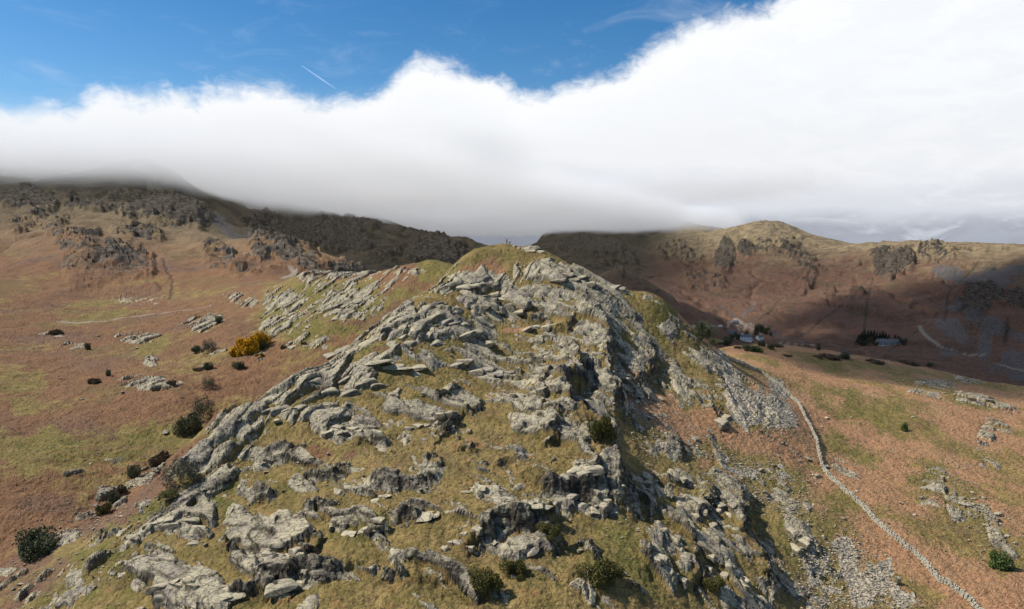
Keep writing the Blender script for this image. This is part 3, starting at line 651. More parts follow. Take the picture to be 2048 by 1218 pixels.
# ------------------------------------------------------------------ ground material: turf, dead bracken, bedrock, scree, slate, driven by masks; the dark one also holds painted gully shade
def rock_nodes(t, pos, nm):
    mp = t.mapping(pos, (1, 1, 1), (0, 0, R(40)))
    st = t.noise(t.mapping(pos, (0.8, 2.6, 2.2), (0.3, 0.2, R(42))), 1.0, 8, 0.68, 0.4)
    r1 = t.mix(t.sstep(nm, 0.36, 0.66), (0.35, 0.305, 0.22), (0.48, 0.42, 0.285))
    r1 = t.mix(t.math('MULTIPLY', t.sstep(st, 0.44, 0.70), 0.6), r1, (0.25, 0.22, 0.18))
    pur = t.noise(pos, 0.16, 4, 0.6)
    r1 = t.mix(t.math('MULTIPLY', t.sstep(pur, 0.50, 0.62), 0.6), r1, (0.255, 0.215, 0.19))
    lich = t.noise(pos, 0.7, 7, 0.72)
    r1 = t.mix(t.math('MULTIPLY', t.sstep(lich, 0.50, 0.62), 0.55), r1, (0.42, 0.385, 0.22))
    spots = t.noise(pos, 5.0, 5, 0.75)
    r1 = t.mix(t.math('MULTIPLY', t.sstep(spots, 0.58, 0.68), 0.55), r1, (0.54, 0.51, 0.41))
    r1 = t.mix(t.math('MULTIPLY', t.sstep(spots, 0.44, 0.33), 0.75), r1, (0.085, 0.078, 0.07))
    vc = t.node('ShaderNodeTexVoronoi', feature='DISTANCE_TO_EDGE')
    t.set(vc.inputs['Vector'], t.mix(0.3, t.mapping(pos, (0.55, 1.2, 1.0), (0, 0, R(42))), t.noise(pos, 1.1, 3, 0.6, 0, True), 'ADD'))
    vc.inputs['Scale'].default_value = 1.0
    cr = t.sstep(vc.outputs[0], 0.035, 0.0)
    r1 = t.mix(t.math('MULTIPLY', cr, 0.75), r1, (0.05, 0.045, 0.038))
    # steep faces carry less lichen, stay wet and mossy, and have gully shade painted in
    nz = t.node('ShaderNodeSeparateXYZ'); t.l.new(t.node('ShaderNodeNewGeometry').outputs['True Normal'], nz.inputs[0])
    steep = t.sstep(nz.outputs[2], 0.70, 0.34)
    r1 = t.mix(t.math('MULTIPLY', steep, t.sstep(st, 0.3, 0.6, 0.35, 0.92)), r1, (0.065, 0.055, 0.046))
    return r1, cr
def land_material():
    m = bpy.data.materials.new('land')
    m.use_nodes = True
    t = NT(m.node_tree); t.n.clear()
    pos = t.node('ShaderNodeNewGeometry').outputs['Position']
    def attr(name):
        a = t.node('ShaderNodeAttribute'); a.attribute_name = name
        s = t.node('ShaderNodeSeparateColor'); t.l.new(a.outputs['Color'], s.inputs[0])
        return s.outputs[0], s.outputs[1], s.outputs[2], a.outputs['Alpha']
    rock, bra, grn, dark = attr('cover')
    scr, slt, path, crag_ = attr('cover_b')
    a = t.node('ShaderNodeAttribute'); a.attribute_name = 'far'; far = a.outputs['Fac']
    a = t.node('ShaderNodeAttribute'); a.attribute_name = 'line'; line = a.outputs['Fac']
    nb = t.noise(pos, 0.035, 5, 0.6)          # 30 m
    nm = t.noise(pos, 0.25, 5, 0.65)          # 4 m
    ns = t.noise(pos, 1.6, 5, 0.7)            # 0.6 m
    nf = t.noise(pos, 6.0, 3, 0.7)            # blades
    # turf
    g1 = t.mix(t.sstep(nm, 0.35, 0.65), (0.29, 0.208, 0.080), (0.165, 0.130, 0.042))
    g1 = t.mix(t.math('MULTIPLY', t.sstep(ns, 0.50, 0.72), 0.6), g1, (0.40, 0.295, 0.12))
    g1 = t.mix(t.math('MULTIPLY', t.sstep(nb, 0.55, 0.7), 0.5), g1, (0.29, 0.21, 0.09))
    green = t.mix(ns, (0.105, 0.112, 0.022), (0.19, 0.170, 0.048))
    gm = t.math('MULTIPLY', grn, t.sstep(t.math('ADD', t.math('MULTIPLY', nm, 0.6), t.math('MULTIPLY', ns, 0.4)), 0.30, 0.52))
    turf = t.mix(gm, g1, green)
    turf = t.mix(t.math('MULTIPLY', t.sstep(nf, 0.62, 0.34), 0.55), turf, t.mix(0.75, turf, (0.02, 0.018, 0.008)))
    heath = t.noise(pos, 0.9, 6, 0.75)
    turf = t.mix(t.math('MULTIPLY', t.sstep(heath, 0.53, 0.66), 0.75), turf, (0.085, 0.062, 0.030))
    rus = t.noise(pos, 0.33, 6, 0.72)
    turf = t.mix(t.math('MULTIPLY', t.sstep(rus, 0.55, 0.66), 0.6), turf, (0.27, 0.145, 0.062))
    turf = t.mix(t.math('MULTIPLY', t.sstep(rus, 0.44, 0.34), 0.6), turf, (0.085, 0.095, 0.024))
    brn = t.noise(pos, 0.12, 5, 0.7)
    turf = t.mix(t.math('MULTIPLY', t.sstep(brn, 0.52, 0.64), 0.55), turf, (0.16, 0.105, 0.052))
    turf = t.mix(t.math('MULTIPLY', t.sstep(heath, 0.42, 0.30), 0.55), turf, (0.40, 0.31, 0.16))
    # dead bracken
    b1 = t.mix(t.sstep(nm, 0.3, 0.7), (0.42, 0.225, 0.12), (0.34, 0.205, 0.105))
    b1 = t.mix(t.math('MULTIPLY', t.sstep(ns, 0.45, 0.75), 0.7), b1, (0.54, 0.32, 0.18))
    b1 = t.mix(t.math('MULTIPLY', t.sstep(nb, 0.52, 0.68), 0.55), b1, (0.36, 0.24, 0.13))
    b1 = t.mix(t.math('MULTIPLY', t.sstep(nf, 0.60, 0.38), 0.55), b1, (0.07, 0.035, 0.02))
    sx0 = t.node('ShaderNodeSeparateXYZ'); t.l.new(pos, sx0.inputs[0])
    west = t.sstep(t.math('ADD', sx0.outputs[0], t.math('MULTIPLY', nm, 10)), 10, -25)
    b2 = t.mix(t.sstep(nm, 0.3, 0.7), (0.255, 0.130, 0.064), (0.172, 0.094, 0.048))
    b2 = t.mix(t.math('MULTIPLY', t.sstep(ns, 0.45, 0.75), 0.6), b2, (0.34, 0.195, 0.10))
    b2 = t.mix(t.math('MULTIPLY', t.sstep(nb, 0.50, 0.66), 0.6), b2, (0.165, 0.105, 0.080))
    b2 = t.mix(t.math('MULTIPLY', t.sstep(nf, 0.60, 0.38), 0.55), b2, (0.07, 0.045, 0.03))
    pt = t.noise(pos, 0.022, 7, 0.68)
    b2 = t.mix(t.math('MULTIPLY', t.sstep(pt, 0.53, 0.63), 0.5), b2, (0.145, 0.115, 0.046))
    b2 = t.mix(t.math('MULTIPLY', t.sstep(pt, 0.45, 0.36), 0.6), b2, (0.115, 0.068, 0.042))
    b1 = t.mix(west, b1, b2)
    spk = t.noise(pos, 0.42, 6, 0.78)
    b1 = t.mix(t.math('MULTIPLY', t.sstep(spk, 0.58, 0.68), 0.6), b1, (0.085, 0.065, 0.042))
    b1 = t.mix(t.math('MULTIPLY', t.sstep(spk, 0.36, 0.28), 0.5), b1, (0.30, 0.235, 0.13))
    bm = t.math('MULTIPLY', bra, 1.0)
    bmn = t.sstep(t.math('ADD', bm, t.math('MULTIPLY', t.math('SUBTRACT', t.math('ADD', t.math('MULTIPLY', nm, 0.6), t.math('MULTIPLY', ns, 0.4)), 0.5), 3.4)), 0.30, 0.70)
    ground = t.mix(bmn, turf, b1)
    # far cover: russet below, pale grass and grey above, mottled
    fb = t.noise(pos, 0.011, 7, 0.62)
    fm = t.noise(pos, 0.05, 7, 0.65)
    sz = t.node('ShaderNodeSeparateXYZ'); t.l.new(pos, sz.inputs[0])
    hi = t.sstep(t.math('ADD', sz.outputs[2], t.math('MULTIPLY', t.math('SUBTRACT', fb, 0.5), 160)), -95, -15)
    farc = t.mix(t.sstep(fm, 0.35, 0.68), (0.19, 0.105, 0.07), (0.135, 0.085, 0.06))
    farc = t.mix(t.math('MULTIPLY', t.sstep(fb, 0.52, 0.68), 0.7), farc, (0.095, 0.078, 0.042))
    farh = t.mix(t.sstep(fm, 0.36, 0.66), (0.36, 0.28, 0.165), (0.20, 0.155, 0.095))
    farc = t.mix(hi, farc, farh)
    # the high fells at the back and on the left are heather and bare rock, with cloud shade painted in darker
    dkf = t.math('MULTIPLY', t.sstep(t.math('SUBTRACT', sz.outputs[0], t.math('MULTIPLY', t.math('MAXIMUM', t.math('SUBTRACT', sz.outputs[1], 1000), 0), 0.27)), 260, 60), t.sstep(t.math('ADD', sz.outputs[1], t.math('MULTIPLY', fb, 260)), 640, 960))
    dkc = t.mix(t.sstep(fm, 0.38, 0.64), (0.030, 0.029, 0.024), (0.085, 0.072, 0.046))
    farc = t.mix(t.math('MULTIPLY', dkf, t.sstep(fb, 0.30, 0.55, 0.65, 0.95)), farc, dkc)
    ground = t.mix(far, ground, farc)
    fs = t.noise(pos, 0.4, 5, 0.7)
    ground = t.mix(t.math('MULTIPLY', t.math('MULTIPLY', far, t.sstep(fs, 0.56, 0.36)), 0.5), ground, (0.035, 0.028, 0.022))
    # bedrock with lichen, joints and rain streaks
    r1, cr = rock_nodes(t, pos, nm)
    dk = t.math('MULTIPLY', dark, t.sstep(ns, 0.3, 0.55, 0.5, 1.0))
    r1 = t.mix(dk, r1, (0.030, 0.025, 0.020))  # wet black rock and painted gully shade
    rn = t.math('ADD', rock, t.math('MULTIPLY', t.math('SUBTRACT', ns, 0.5), 0.55))
    c = t.mix(t.sstep(rn, 0.42, 0.60), ground, r1)
    c = t.mix(t.math('MULTIPLY', t.math('MULTIPLY', dark, 0.8), t.sstep(rn, 0.6, 0.45)), c, (0.045, 0.032, 0.018))  # peat with shade painted in, on turf beside the scarp faces
    # far crags
    cf_ = t.mix(t.sstep(t.noise(t.mapping(pos, (1, 1, 2.6)), 0.16, 7, 0.72), 0.36, 0.64), (0.030, 0.026, 0.021), (0.14, 0.12, 0.095))
    cm_ = t.sstep(t.math('ADD', crag_, t.math('MULTIPLY', t.math('SUBTRACT', t.math('ADD', t.math('MULTIPLY', fs, .5), t.math('MULTIPLY', fm, .5)), 0.5), 2.4)), 0.42, 0.72)
    c = t.mix(t.math('MULTIPLY', cm_, 0.92), c, cf_)
    # scree and slate waste
    v1 = t.voro(pos, 2.2, 'F1', 'Color'); 
    sv = t.node('ShaderNodeSeparateColor'); t.l.new(v1, sv.inputs[0])
    sc1 = t.mix(sv.outputs[0], (0.32, 0.28, 0.215), (0.50, 0.445, 0.345))
    sc1 = t.mix(t.sstep(t.voro(pos, 2.2), 0.40, 0.70), sc1, (0.19, 0.16, 0.12))
    c = t.mix(t.sstep(t.math('ADD', scr, t.math('MULTIPLY', t.math('SUBTRACT', t.math('ADD', t.math('MULTIPLY', ns, .6), t.math('MULTIPLY', nm, .4)), 0.5), 2.2)), 0.45, 0.75), c, sc1)
    sl1 = t.mix(t.sstep(t.noise(pos, 0.35, 6, 0.75), 0.35, 0.65), (0.080, 0.072, 0.068), (0.165, 0.152, 0.145))
    c = t.mix(t.math('MULTIPLY', t.sstep(t.math('ADD', slt, t.math('MULTIPLY', t.math('SUBTRACT', t.math('ADD', t.math('MULTIPLY', fm, 0.6), t.math('MULTIPLY', fs, 0.4)), 0.5), 2.6)), 0.40, 0.80), 0.9), c, sl1)
    c = t.mix(t.math('MULTIPLY', line, t.sstep(fs, 0.35, 0.6, 0.2, 0.75)), c, (0.045, 0.040, 0.032))
    c = t.mix(t.math('MULTIPLY', path, t.sstep(fs, 0.3, 0.5, 0.65, 1.0)), c, (0.27, 0.235, 0.19))
    # relief too fine for the mesh
    bh = t.math('ADD', t.math('MULTIPLY', t.noise(pos, 2.5, 8, 0.75), 0.22), t.math('MULTIPLY', cr, -0.10))
    bmp = t.node('ShaderNodeBump'); bmp.inputs['Strength'].default_value = 0.9; bmp.inputs['Distance'].default_value = 1.0
    bfar = t.math('MULTIPLY', t.noise(pos, 0.12, 8, 0.72), t.math('MULTIPLY', far, 9.0))
    t.set(bmp.inputs['Height'], t.math('ADD', bh, bfar))
    bs = t.node('ShaderNodeBsdfPrincipled')
    t.set(bs.inputs['Base Color'], c)
    bs.inputs['Roughness'].default_value = 0.93
    bs.inputs['Specular IOR Level'].default_value = 0.12
    t.l.new(bmp.outputs[0], bs.inputs['Normal'])
    o = t.node('ShaderNodeOutputMaterial'); t.l.new(bs.outputs[0], o.inputs[0])
    return m
LAND = land_material()

REG = np.full(GX.shape, 1)
REG[RID > 0.5] = 0
REG[(DD < 420) & (RID <= 0.5) & (TT >= 0.02)] = 2
REG[(DD < 620) & (RID <= 0.5) & (TT < 0.02)] = 1
REG[(DD >= 620) & (TT < 0.02)] = 3
REG[(DD >= 420) & (TT >= 0.02)] = 4
REG[(DD >= 1180) & (TT >= 0.02)] = 5
names = ['ridge', 'hillside', 'field', 'mountain', 'valley', 'mountain']
idx = np.arange(NR * NC).reshape(NR, NC)
quads = np.stack([idx[:-1, :-1], idx[:-1, 1:], idx[1:, 1:], idx[1:, :-1]], -1).reshape(-1, 4)
qreg = REG[:-1, :-1].ravel()
CO = np.stack([GX, GY, GZ], -1).reshape(-1, 3).astype(F4)
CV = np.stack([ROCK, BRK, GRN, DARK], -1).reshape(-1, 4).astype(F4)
CB = np.stack([SCRm, np.clip(SLT, 0, 1), PATH, CRAGF], -1).reshape(-1, 4).astype(F4)
FARv = FAR.reshape(-1).astype(F4) * np.ones(1, F4)
FARv = np.broadcast_to(ss(DD, 420, 700), GX.shape).reshape(-1).astype(F4)
LINv = LINE.reshape(-1).astype(F4)
def build_mesh(name, co, faces, mat, smooth=False):
    me = bpy.data.meshes.new(name)
    k = faces.shape[1]
    me.vertices.add(len(co)); me.vertices.foreach_set('co', np.ascontiguousarray(co, F4).ravel())
    me.loops.add(faces.size); me.loops.foreach_set('vertex_index', faces.astype(np.int32).ravel())
    me.polygons.add(len(faces)); me.polygons.foreach_set('loop_start', np.arange(0, faces.size, k, dtype=np.int32))
    if smooth:
        me.polygons.foreach_set('use_smooth', np.ones(len(faces), bool))
    else:
        me.polygons.foreach_set('use_smooth', np.zeros(len(faces), bool))
    me.update(calc_edges=True)
    if mat: me.materials.append(mat)
    return me
for r, nm_ in enumerate(names):
    f = quads[qreg == r]
    if not len(f): continue
    used, inv = np.unique(f, return_inverse=True)
    me = build_mesh(nm_, CO[used], inv.reshape(-1, 4), LAND, smooth=r > 2)
    for an, data in (('cover', CV), ('cover_b', CB)):
        at = me.attributes.new(an, 'FLOAT_COLOR', 'POINT'); at.data.foreach_set('color', data[used].ravel())
    for an, data in (('far', FARv), ('line', LINv)):
        at = me.attributes.new(an, 'FLOAT', 'POINT'); at.data.foreach_set('value', data[used])
    o = bpy.data.objects.new(nm_, me); COL.objects.link(o); o['kind'] = 'structure'
print('land', round(time.time() - T0, 1))
# @@CLOUD@@
# ------------------------------------------------------------------ cloud resting on the tops: a real layer of mist the hills run up into
def box_mesh(name, lo, hi, mat):
    bm = bmesh.new()
    bmesh.ops.create_cube(bm, size=1)
    for v in bm.verts:
        v.co = Vector([lo[i] + (v.co[i] + 0.5) * (hi[i] - lo[i]) for i in range(3)])
    me = bpy.data.meshes.new(name); bm.to_mesh(me); bm.free()
    me.materials.append(mat)
    o = bpy.data.objects.new(name, me); COL.objects.link(o)
    return o
def cloud_material(name, build, color=(1, 1, 1), rate=1.0):
    m = bpy.data.materials.new(name); m.use_nodes = True
    t = NT(m.node_tree); t.n.clear()
    pos = t.node('ShaderNodeNewGeometry').outputs['Position']
    d = build(t, pos)
    v = t.node('ShaderNodeVolumePrincipled')
    v.inputs['Color'].default_value = (*color, 1)
    v.inputs['Anisotropy'].default_value = 0.0
    t.set(v.inputs['Density'], d)
    o = t.node('ShaderNodeOutputMaterial'); t.l.new(v.outputs[0], o.inputs['Volume'])
    m.cycles.volume_step_rate = rate
    return m
def d_low(t, pos):
    s = t.node('ShaderNodeSeparateXYZ'); t.l.new(pos, s.inputs[0])
    x, y, z = s.outputs
    n1 = t.noise(t.mapping(pos, (1, 1, 1.5)), 0.0042, 4, 0.6)
    base = t.math('ADD', t.math('MULTIPLY', t.math('SUBTRACT', n1, 0.5), 90), t.lin(y, 800, 3000, 50, -6))
    rise = t.math('MULTIPLY', t.sstep(t.math('SUBTRACT', z, base), 0, 42), t.sstep(z, 150, 92))
    near_ = t.sstep(t.math('ADD', y, t.math('MULTIPLY', t.math('SUBTRACT', n1, 0.5), 400)), 640, 880)
    right = t.sstep(t.math('SUBTRACT', x, t.math('ADD', t.math('MULTIPLY', y, 0.17), t.lin(y, 1050, 2100, -190, 160))), 90, -150)
    right = t.math('MAXIMUM', right, t.math('MULTIPLY', t.sstep(y, 2600, 3200), t.sstep(t.math('SUBTRACT', x, t.math('MULTIPLY', y, 0.3)), 200, -100)))
    n3 = t.math('SUBTRACT', t.noise(pos, 0.009, 5, 0.62), 0.5)
    rise2 = t.math('MULTIPLY', t.sstep(t.math('ADD', z, t.math('MULTIPLY', n3, 90)), 82, 128), t.sstep(t.math('ADD', z, t.math('MULTIPLY', n3, 140)), 170, 110))
    lip = t.math('MULTIPLY', t.sstep(t.math('ADD', y, t.math('MULTIPLY', n3, 500)), 1420, 1600), t.math('MULTIPLY', t.sstep(y, 2200, 1900), t.sstep(t.math('ADD', x, t.math('MULTIPLY', n3, 700)), 820, 560)))
    lip = t.math('MULTIPLY', lip, t.sstep(x, 60, 260))
    d = t.math('MAXIMUM', t.math('MULTIPLY', t.math('MULTIPLY', rise, near_), right), t.math('MULTIPLY', t.math('MULTIPLY', rise2, lip), 0.6))
    return t.math('MULTIPLY', d, t.lin(x, -250, -650, 0.012, 0.019))
cb = box_mesh('cloud_bank', (-4200, 600, -25), (1300, 9000, 185), cloud_material('cloud_bank', d_low, (0.988, 0.994, 1.0), 0.15))
cb['kind'] = 'stuff'

def d_deck(t, pos):  # cloud above the view, added to shade the valley and right fells
    s = t.node('ShaderNodeSeparateXYZ'); t.l.new(pos, s.inputs[0])
    x, y, z = s.outputs
    n1 = t.noise(t.mapping(pos, (1, 1, 0.6)), 0.0055, 5, 0.62)
    nn = t.math('SUBTRACT', n1, 0.5)
    front = t.lin(x, -420, -250, 620, 480)
    f = t.sstep(t.math('ADD', t.math('SUBTRACT', y, front), t.math('MULTIPLY', nn, 260)), 0, 90)
    f = t.math('MULTIPLY', f, t.sstep(t.math('SUBTRACT', x, t.lin(y, 950, 1400, -480, -60)), 0, 130))
    backl = 1430.0
    f = t.math('MULTIPLY', f, t.sstep(t.math('SUBTRACT', y, backl), 0, -200))
    def gap(px, py, rx, ry, rot=0):
        c_, s_ = math.cos(rot), math.sin(rot)
        ax = t.math('SUBTRACT', x, px); ay = t.math('SUBTRACT', y, py)
        u = t.math('DIVIDE', t.math('ADD', t.math('MULTIPLY', ax, c_), t.math('MULTIPLY', ay, s_)), rx)
        v = t.math('DIVIDE', t.math('ADD', t.math('MULTIPLY', ax, -s_), t.math('MULTIPLY', ay, c_)), ry)
        r = t.math('SQRT', t.math('ADD', t.math('MULTIPLY', u, u), t.math('MULTIPLY', v, v)))
        return t.sstep(t.math('ADD', r, t.math('MULTIPLY', nn, 1.6)), 0.65, 1.15)
    for g in ((-10, 1400, 55, 80, 0.3),):  # opening shaped to leave a sunlit patch on the fell
        f = t.math('MULTIPLY', f, gap(*g))
    return t.math('MULTIPLY', t.math('MULTIPLY', f, t.sstep(n1, 0.30, 0.46)), 0.026)
cd = box_mesh('added_shade_cloud_deck', (-500, 330, 480), (1100, 1440, 560), cloud_material('added_shade_cloud_deck', d_deck, (1, 1, 1), 0.2))
cd['kind'] = 'stuff'
def d_puff(t, pos):  # unseen overhead cloud, added to shade the far right of the field
    v = t.node('ShaderNodeVectorMath', operation='SUBTRACT'); t.set(v.inputs[0], pos); v.inputs[1].default_value = (-372, 370, 510)
    v2 = t.node('ShaderNodeVectorMath', operation='MULTIPLY'); t.set(v2.inputs[0], v.outputs[0]); v2.inputs[1].default_value = (1 / 75, 1 / 62, 1 / 32)
    l = t.node('ShaderNodeVectorMath', operation='LENGTH'); t.set(l.inputs[0], v2.outputs[0])
    n1 = t.noise(pos, 0.018, 4, 0.6)
    return t.math('MULTIPLY', t.sstep(t.math('ADD', l.outputs['Value'], t.math('MULTIPLY', t.math('SUBTRACT', n1, 0.5), 0.9)), 1.0, 0.6), 0.03)
pf = box_mesh('added_shade_cloud', (-454, 300, 476), (-290, 440, 544), cloud_material('added_shade_cloud', d_puff, (1, 1, 1), 0.6))
pf['kind'] = 'stuff'
# @@OBJS@@
# ------------------------------------------------------------------ helpers for things
def tag(o, label=None, cat=None, group=None, kind=None):
    if label: o['label'] = label
    if cat: o['category'] = cat
    if group: o['group'] = group
    if kind: o['kind'] = kind
    return o
def link(name, me, parent=None, loc=None, rot=None, scale=None):
    o = bpy.data.objects.new(name, me); COL.objects.link(o)
    if parent: o.parent = parent
    if loc is not None: o.location = loc
    if rot is not None: o.rotation_euler = rot
    if scale is not None: o.scale = scale
    return o
def empty(name, loc, rz=0):
    o = bpy.data.objects.new(name, None); COL.objects.link(o)
    o.location = loc; o.rotation_euler = (0, 0, rz); o.empty_display_size = 0.3
    return o
GX0 = TT * DD
def zat(x, y):
    return float(sample(GZ, np.array([x]), np.array([y]))[0])
def spot(px, py, dmin=0):
    x, y, z = ground_at(px, py, GZ, dmin)
    return Vector((x, y, zat(x, y)))
def simple_mat(name, col, rough=0.9, var=0.25, scale=4.0, spec=0.2):
    m = bpy.data.materials.new(name); m.use_nodes = True
    t = NT(m.node_tree); bs = t.n['Principled BSDF']
    pos = t.node('ShaderNodeNewGeometry').outputs['Position']
    c = t.mix(t.noise(pos, scale, 5, 0.65), tuple(x * (1 - var) for x in col), tuple(min(1, x * (1 + var)) for x in col))
    t.set(bs.inputs['Base Color'], c)
    bs.inputs['Roughness'].default_value = rough
    bs.inputs['Specular IOR Level'].default_value = spec
    return m
def rock_material():
    m = bpy.data.materials.new('lichened_rock'); m.use_nodes = True
    t = NT(m.node_tree); t.n.clear()
    pos = t.node('ShaderNodeNewGeometry').outputs['Position']
    nm = t.noise(pos, 0.25, 5, 0.65)
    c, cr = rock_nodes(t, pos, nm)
    oi = t.node('ShaderNodeObjectInfo').outputs['Random']
    hs_ = t.node('ShaderNodeHueSaturation'); t.set(hs_.inputs['Color'], c); t.set(hs_.inputs['Value'], t.lin(oi, 0, 1, 0.84, 1.14))
    bmp = t.node('ShaderNodeBump'); bmp.inputs['Strength'].default_value = 0.9; bmp.inputs['Distance'].default_value = 1.0
    t.set(bmp.inputs['Height'], t.math('ADD', t.math('MULTIPLY', t.noise(pos, 3.0, 8, 0.75), 0.14), t.math('MULTIPLY', cr, -0.07)))
    bs = t.node('ShaderNodeBsdfPrincipled'); t.set(bs.inputs['Base Color'], hs_.outputs[0])
    bs.inputs['Roughness'].default_value = 0.93; bs.inputs['Specular IOR Level'].default_value = 0.12
    t.l.new(bmp.outputs[0], bs.inputs['Normal'])
    o = t.node('ShaderNodeOutputMaterial'); t.l.new(bs.outputs[0], o.inputs[0])
    return m
ROCKM = rock_material()

_ico = {}
def ico(sub):
    if sub not in _ico:
        bm = bmesh.new(); bmesh.ops.create_icosphere(bm, subdivisions=sub, radius=1.0)
        v = np.array([x.co[:] for x in bm.verts]); f = np.array([[q.index for q in p.verts] for p in bm.faces]); bm.free()
        _ico[sub] = (v, f)
    return _ico[sub]
def rock_verts(seed, sub=2, planes=11, slab=0.0, rough=0.05):
    """a boulder: a ball cut flat by random planes; slab > 0 adds parallel bedding faces"""
    g = np.random.default_rng(seed)
    v, f = ico(sub); v = v.copy() * 1.25
    nrm = g.normal(size=(planes, 3)); nrm /= np.linalg.norm(nrm, axis=1)[:, None]
    d = g.uniform(0.55, 0.95, planes)
    if slab > 0:
        up = np.array([[0.1, 0.05, 1], [-0.1, 0, -1], [1, 0.15, 0.1], [-1, 0.1, 0.2], [0.1, 1, 0.1], [0.0, -1, 0.25]]); up /= np.linalg.norm(up, axis=1)[:, None]
        nrm = np.concatenate([nrm, up + g.normal(size=up.shape) * 0.10]); nrm /= np.linalg.norm(nrm, axis=1)[:, None]
        d = np.concatenate([d * 1.12, g.uniform(0.55, 0.8, 6)])
    for k in range(3):
        for n_, dd in zip(nrm, d):
            e = v @ n_ - dd
            v -= np.where(e > 0, e, 0)[:, None] * n_ * 1.0
    lump = np.sin(v @ g.normal(size=(3, 6)) * 4.5 + g.uniform(0, 6, 6)).mean(1)
    v *= (1 + lump * rough * 2.2)[:, None]
    v += g.normal(size=v.shape) * rough * 0.45
    return v, f
_nb = {}
def relax(v, f, k, amount=0.5):
    key = len(v)
    if key not in _nb:
        _nb[key] = np.concatenate([f[:, [0, 1]], f[:, [1, 2]], f[:, [2, 0]]])
    e = _nb[key]
    for _ in range(k):
        s = np.zeros_like(v); c = np.zeros(len(v))
        np.add.at(s, e[:, 0], v[e[:, 1]]); np.add.at(c, e[:, 0], 1)
        v = v + amount * (s / c[:, None] - v)
    return v
def rock_obj(name, seed, dims, loc, rot, parent=None, sub=2, slab=0.6, rough=0.035):
    v, f = rock_verts(seed, sub, 9, slab, rough)
    if sub > 2: v = relax(v, f, 2, 0.45)
    v = v * (np.array(dims) / 1.5)
    me = build_mesh(name, v, f, ROCKM)
    return link(name, me, parent, loc, rot)

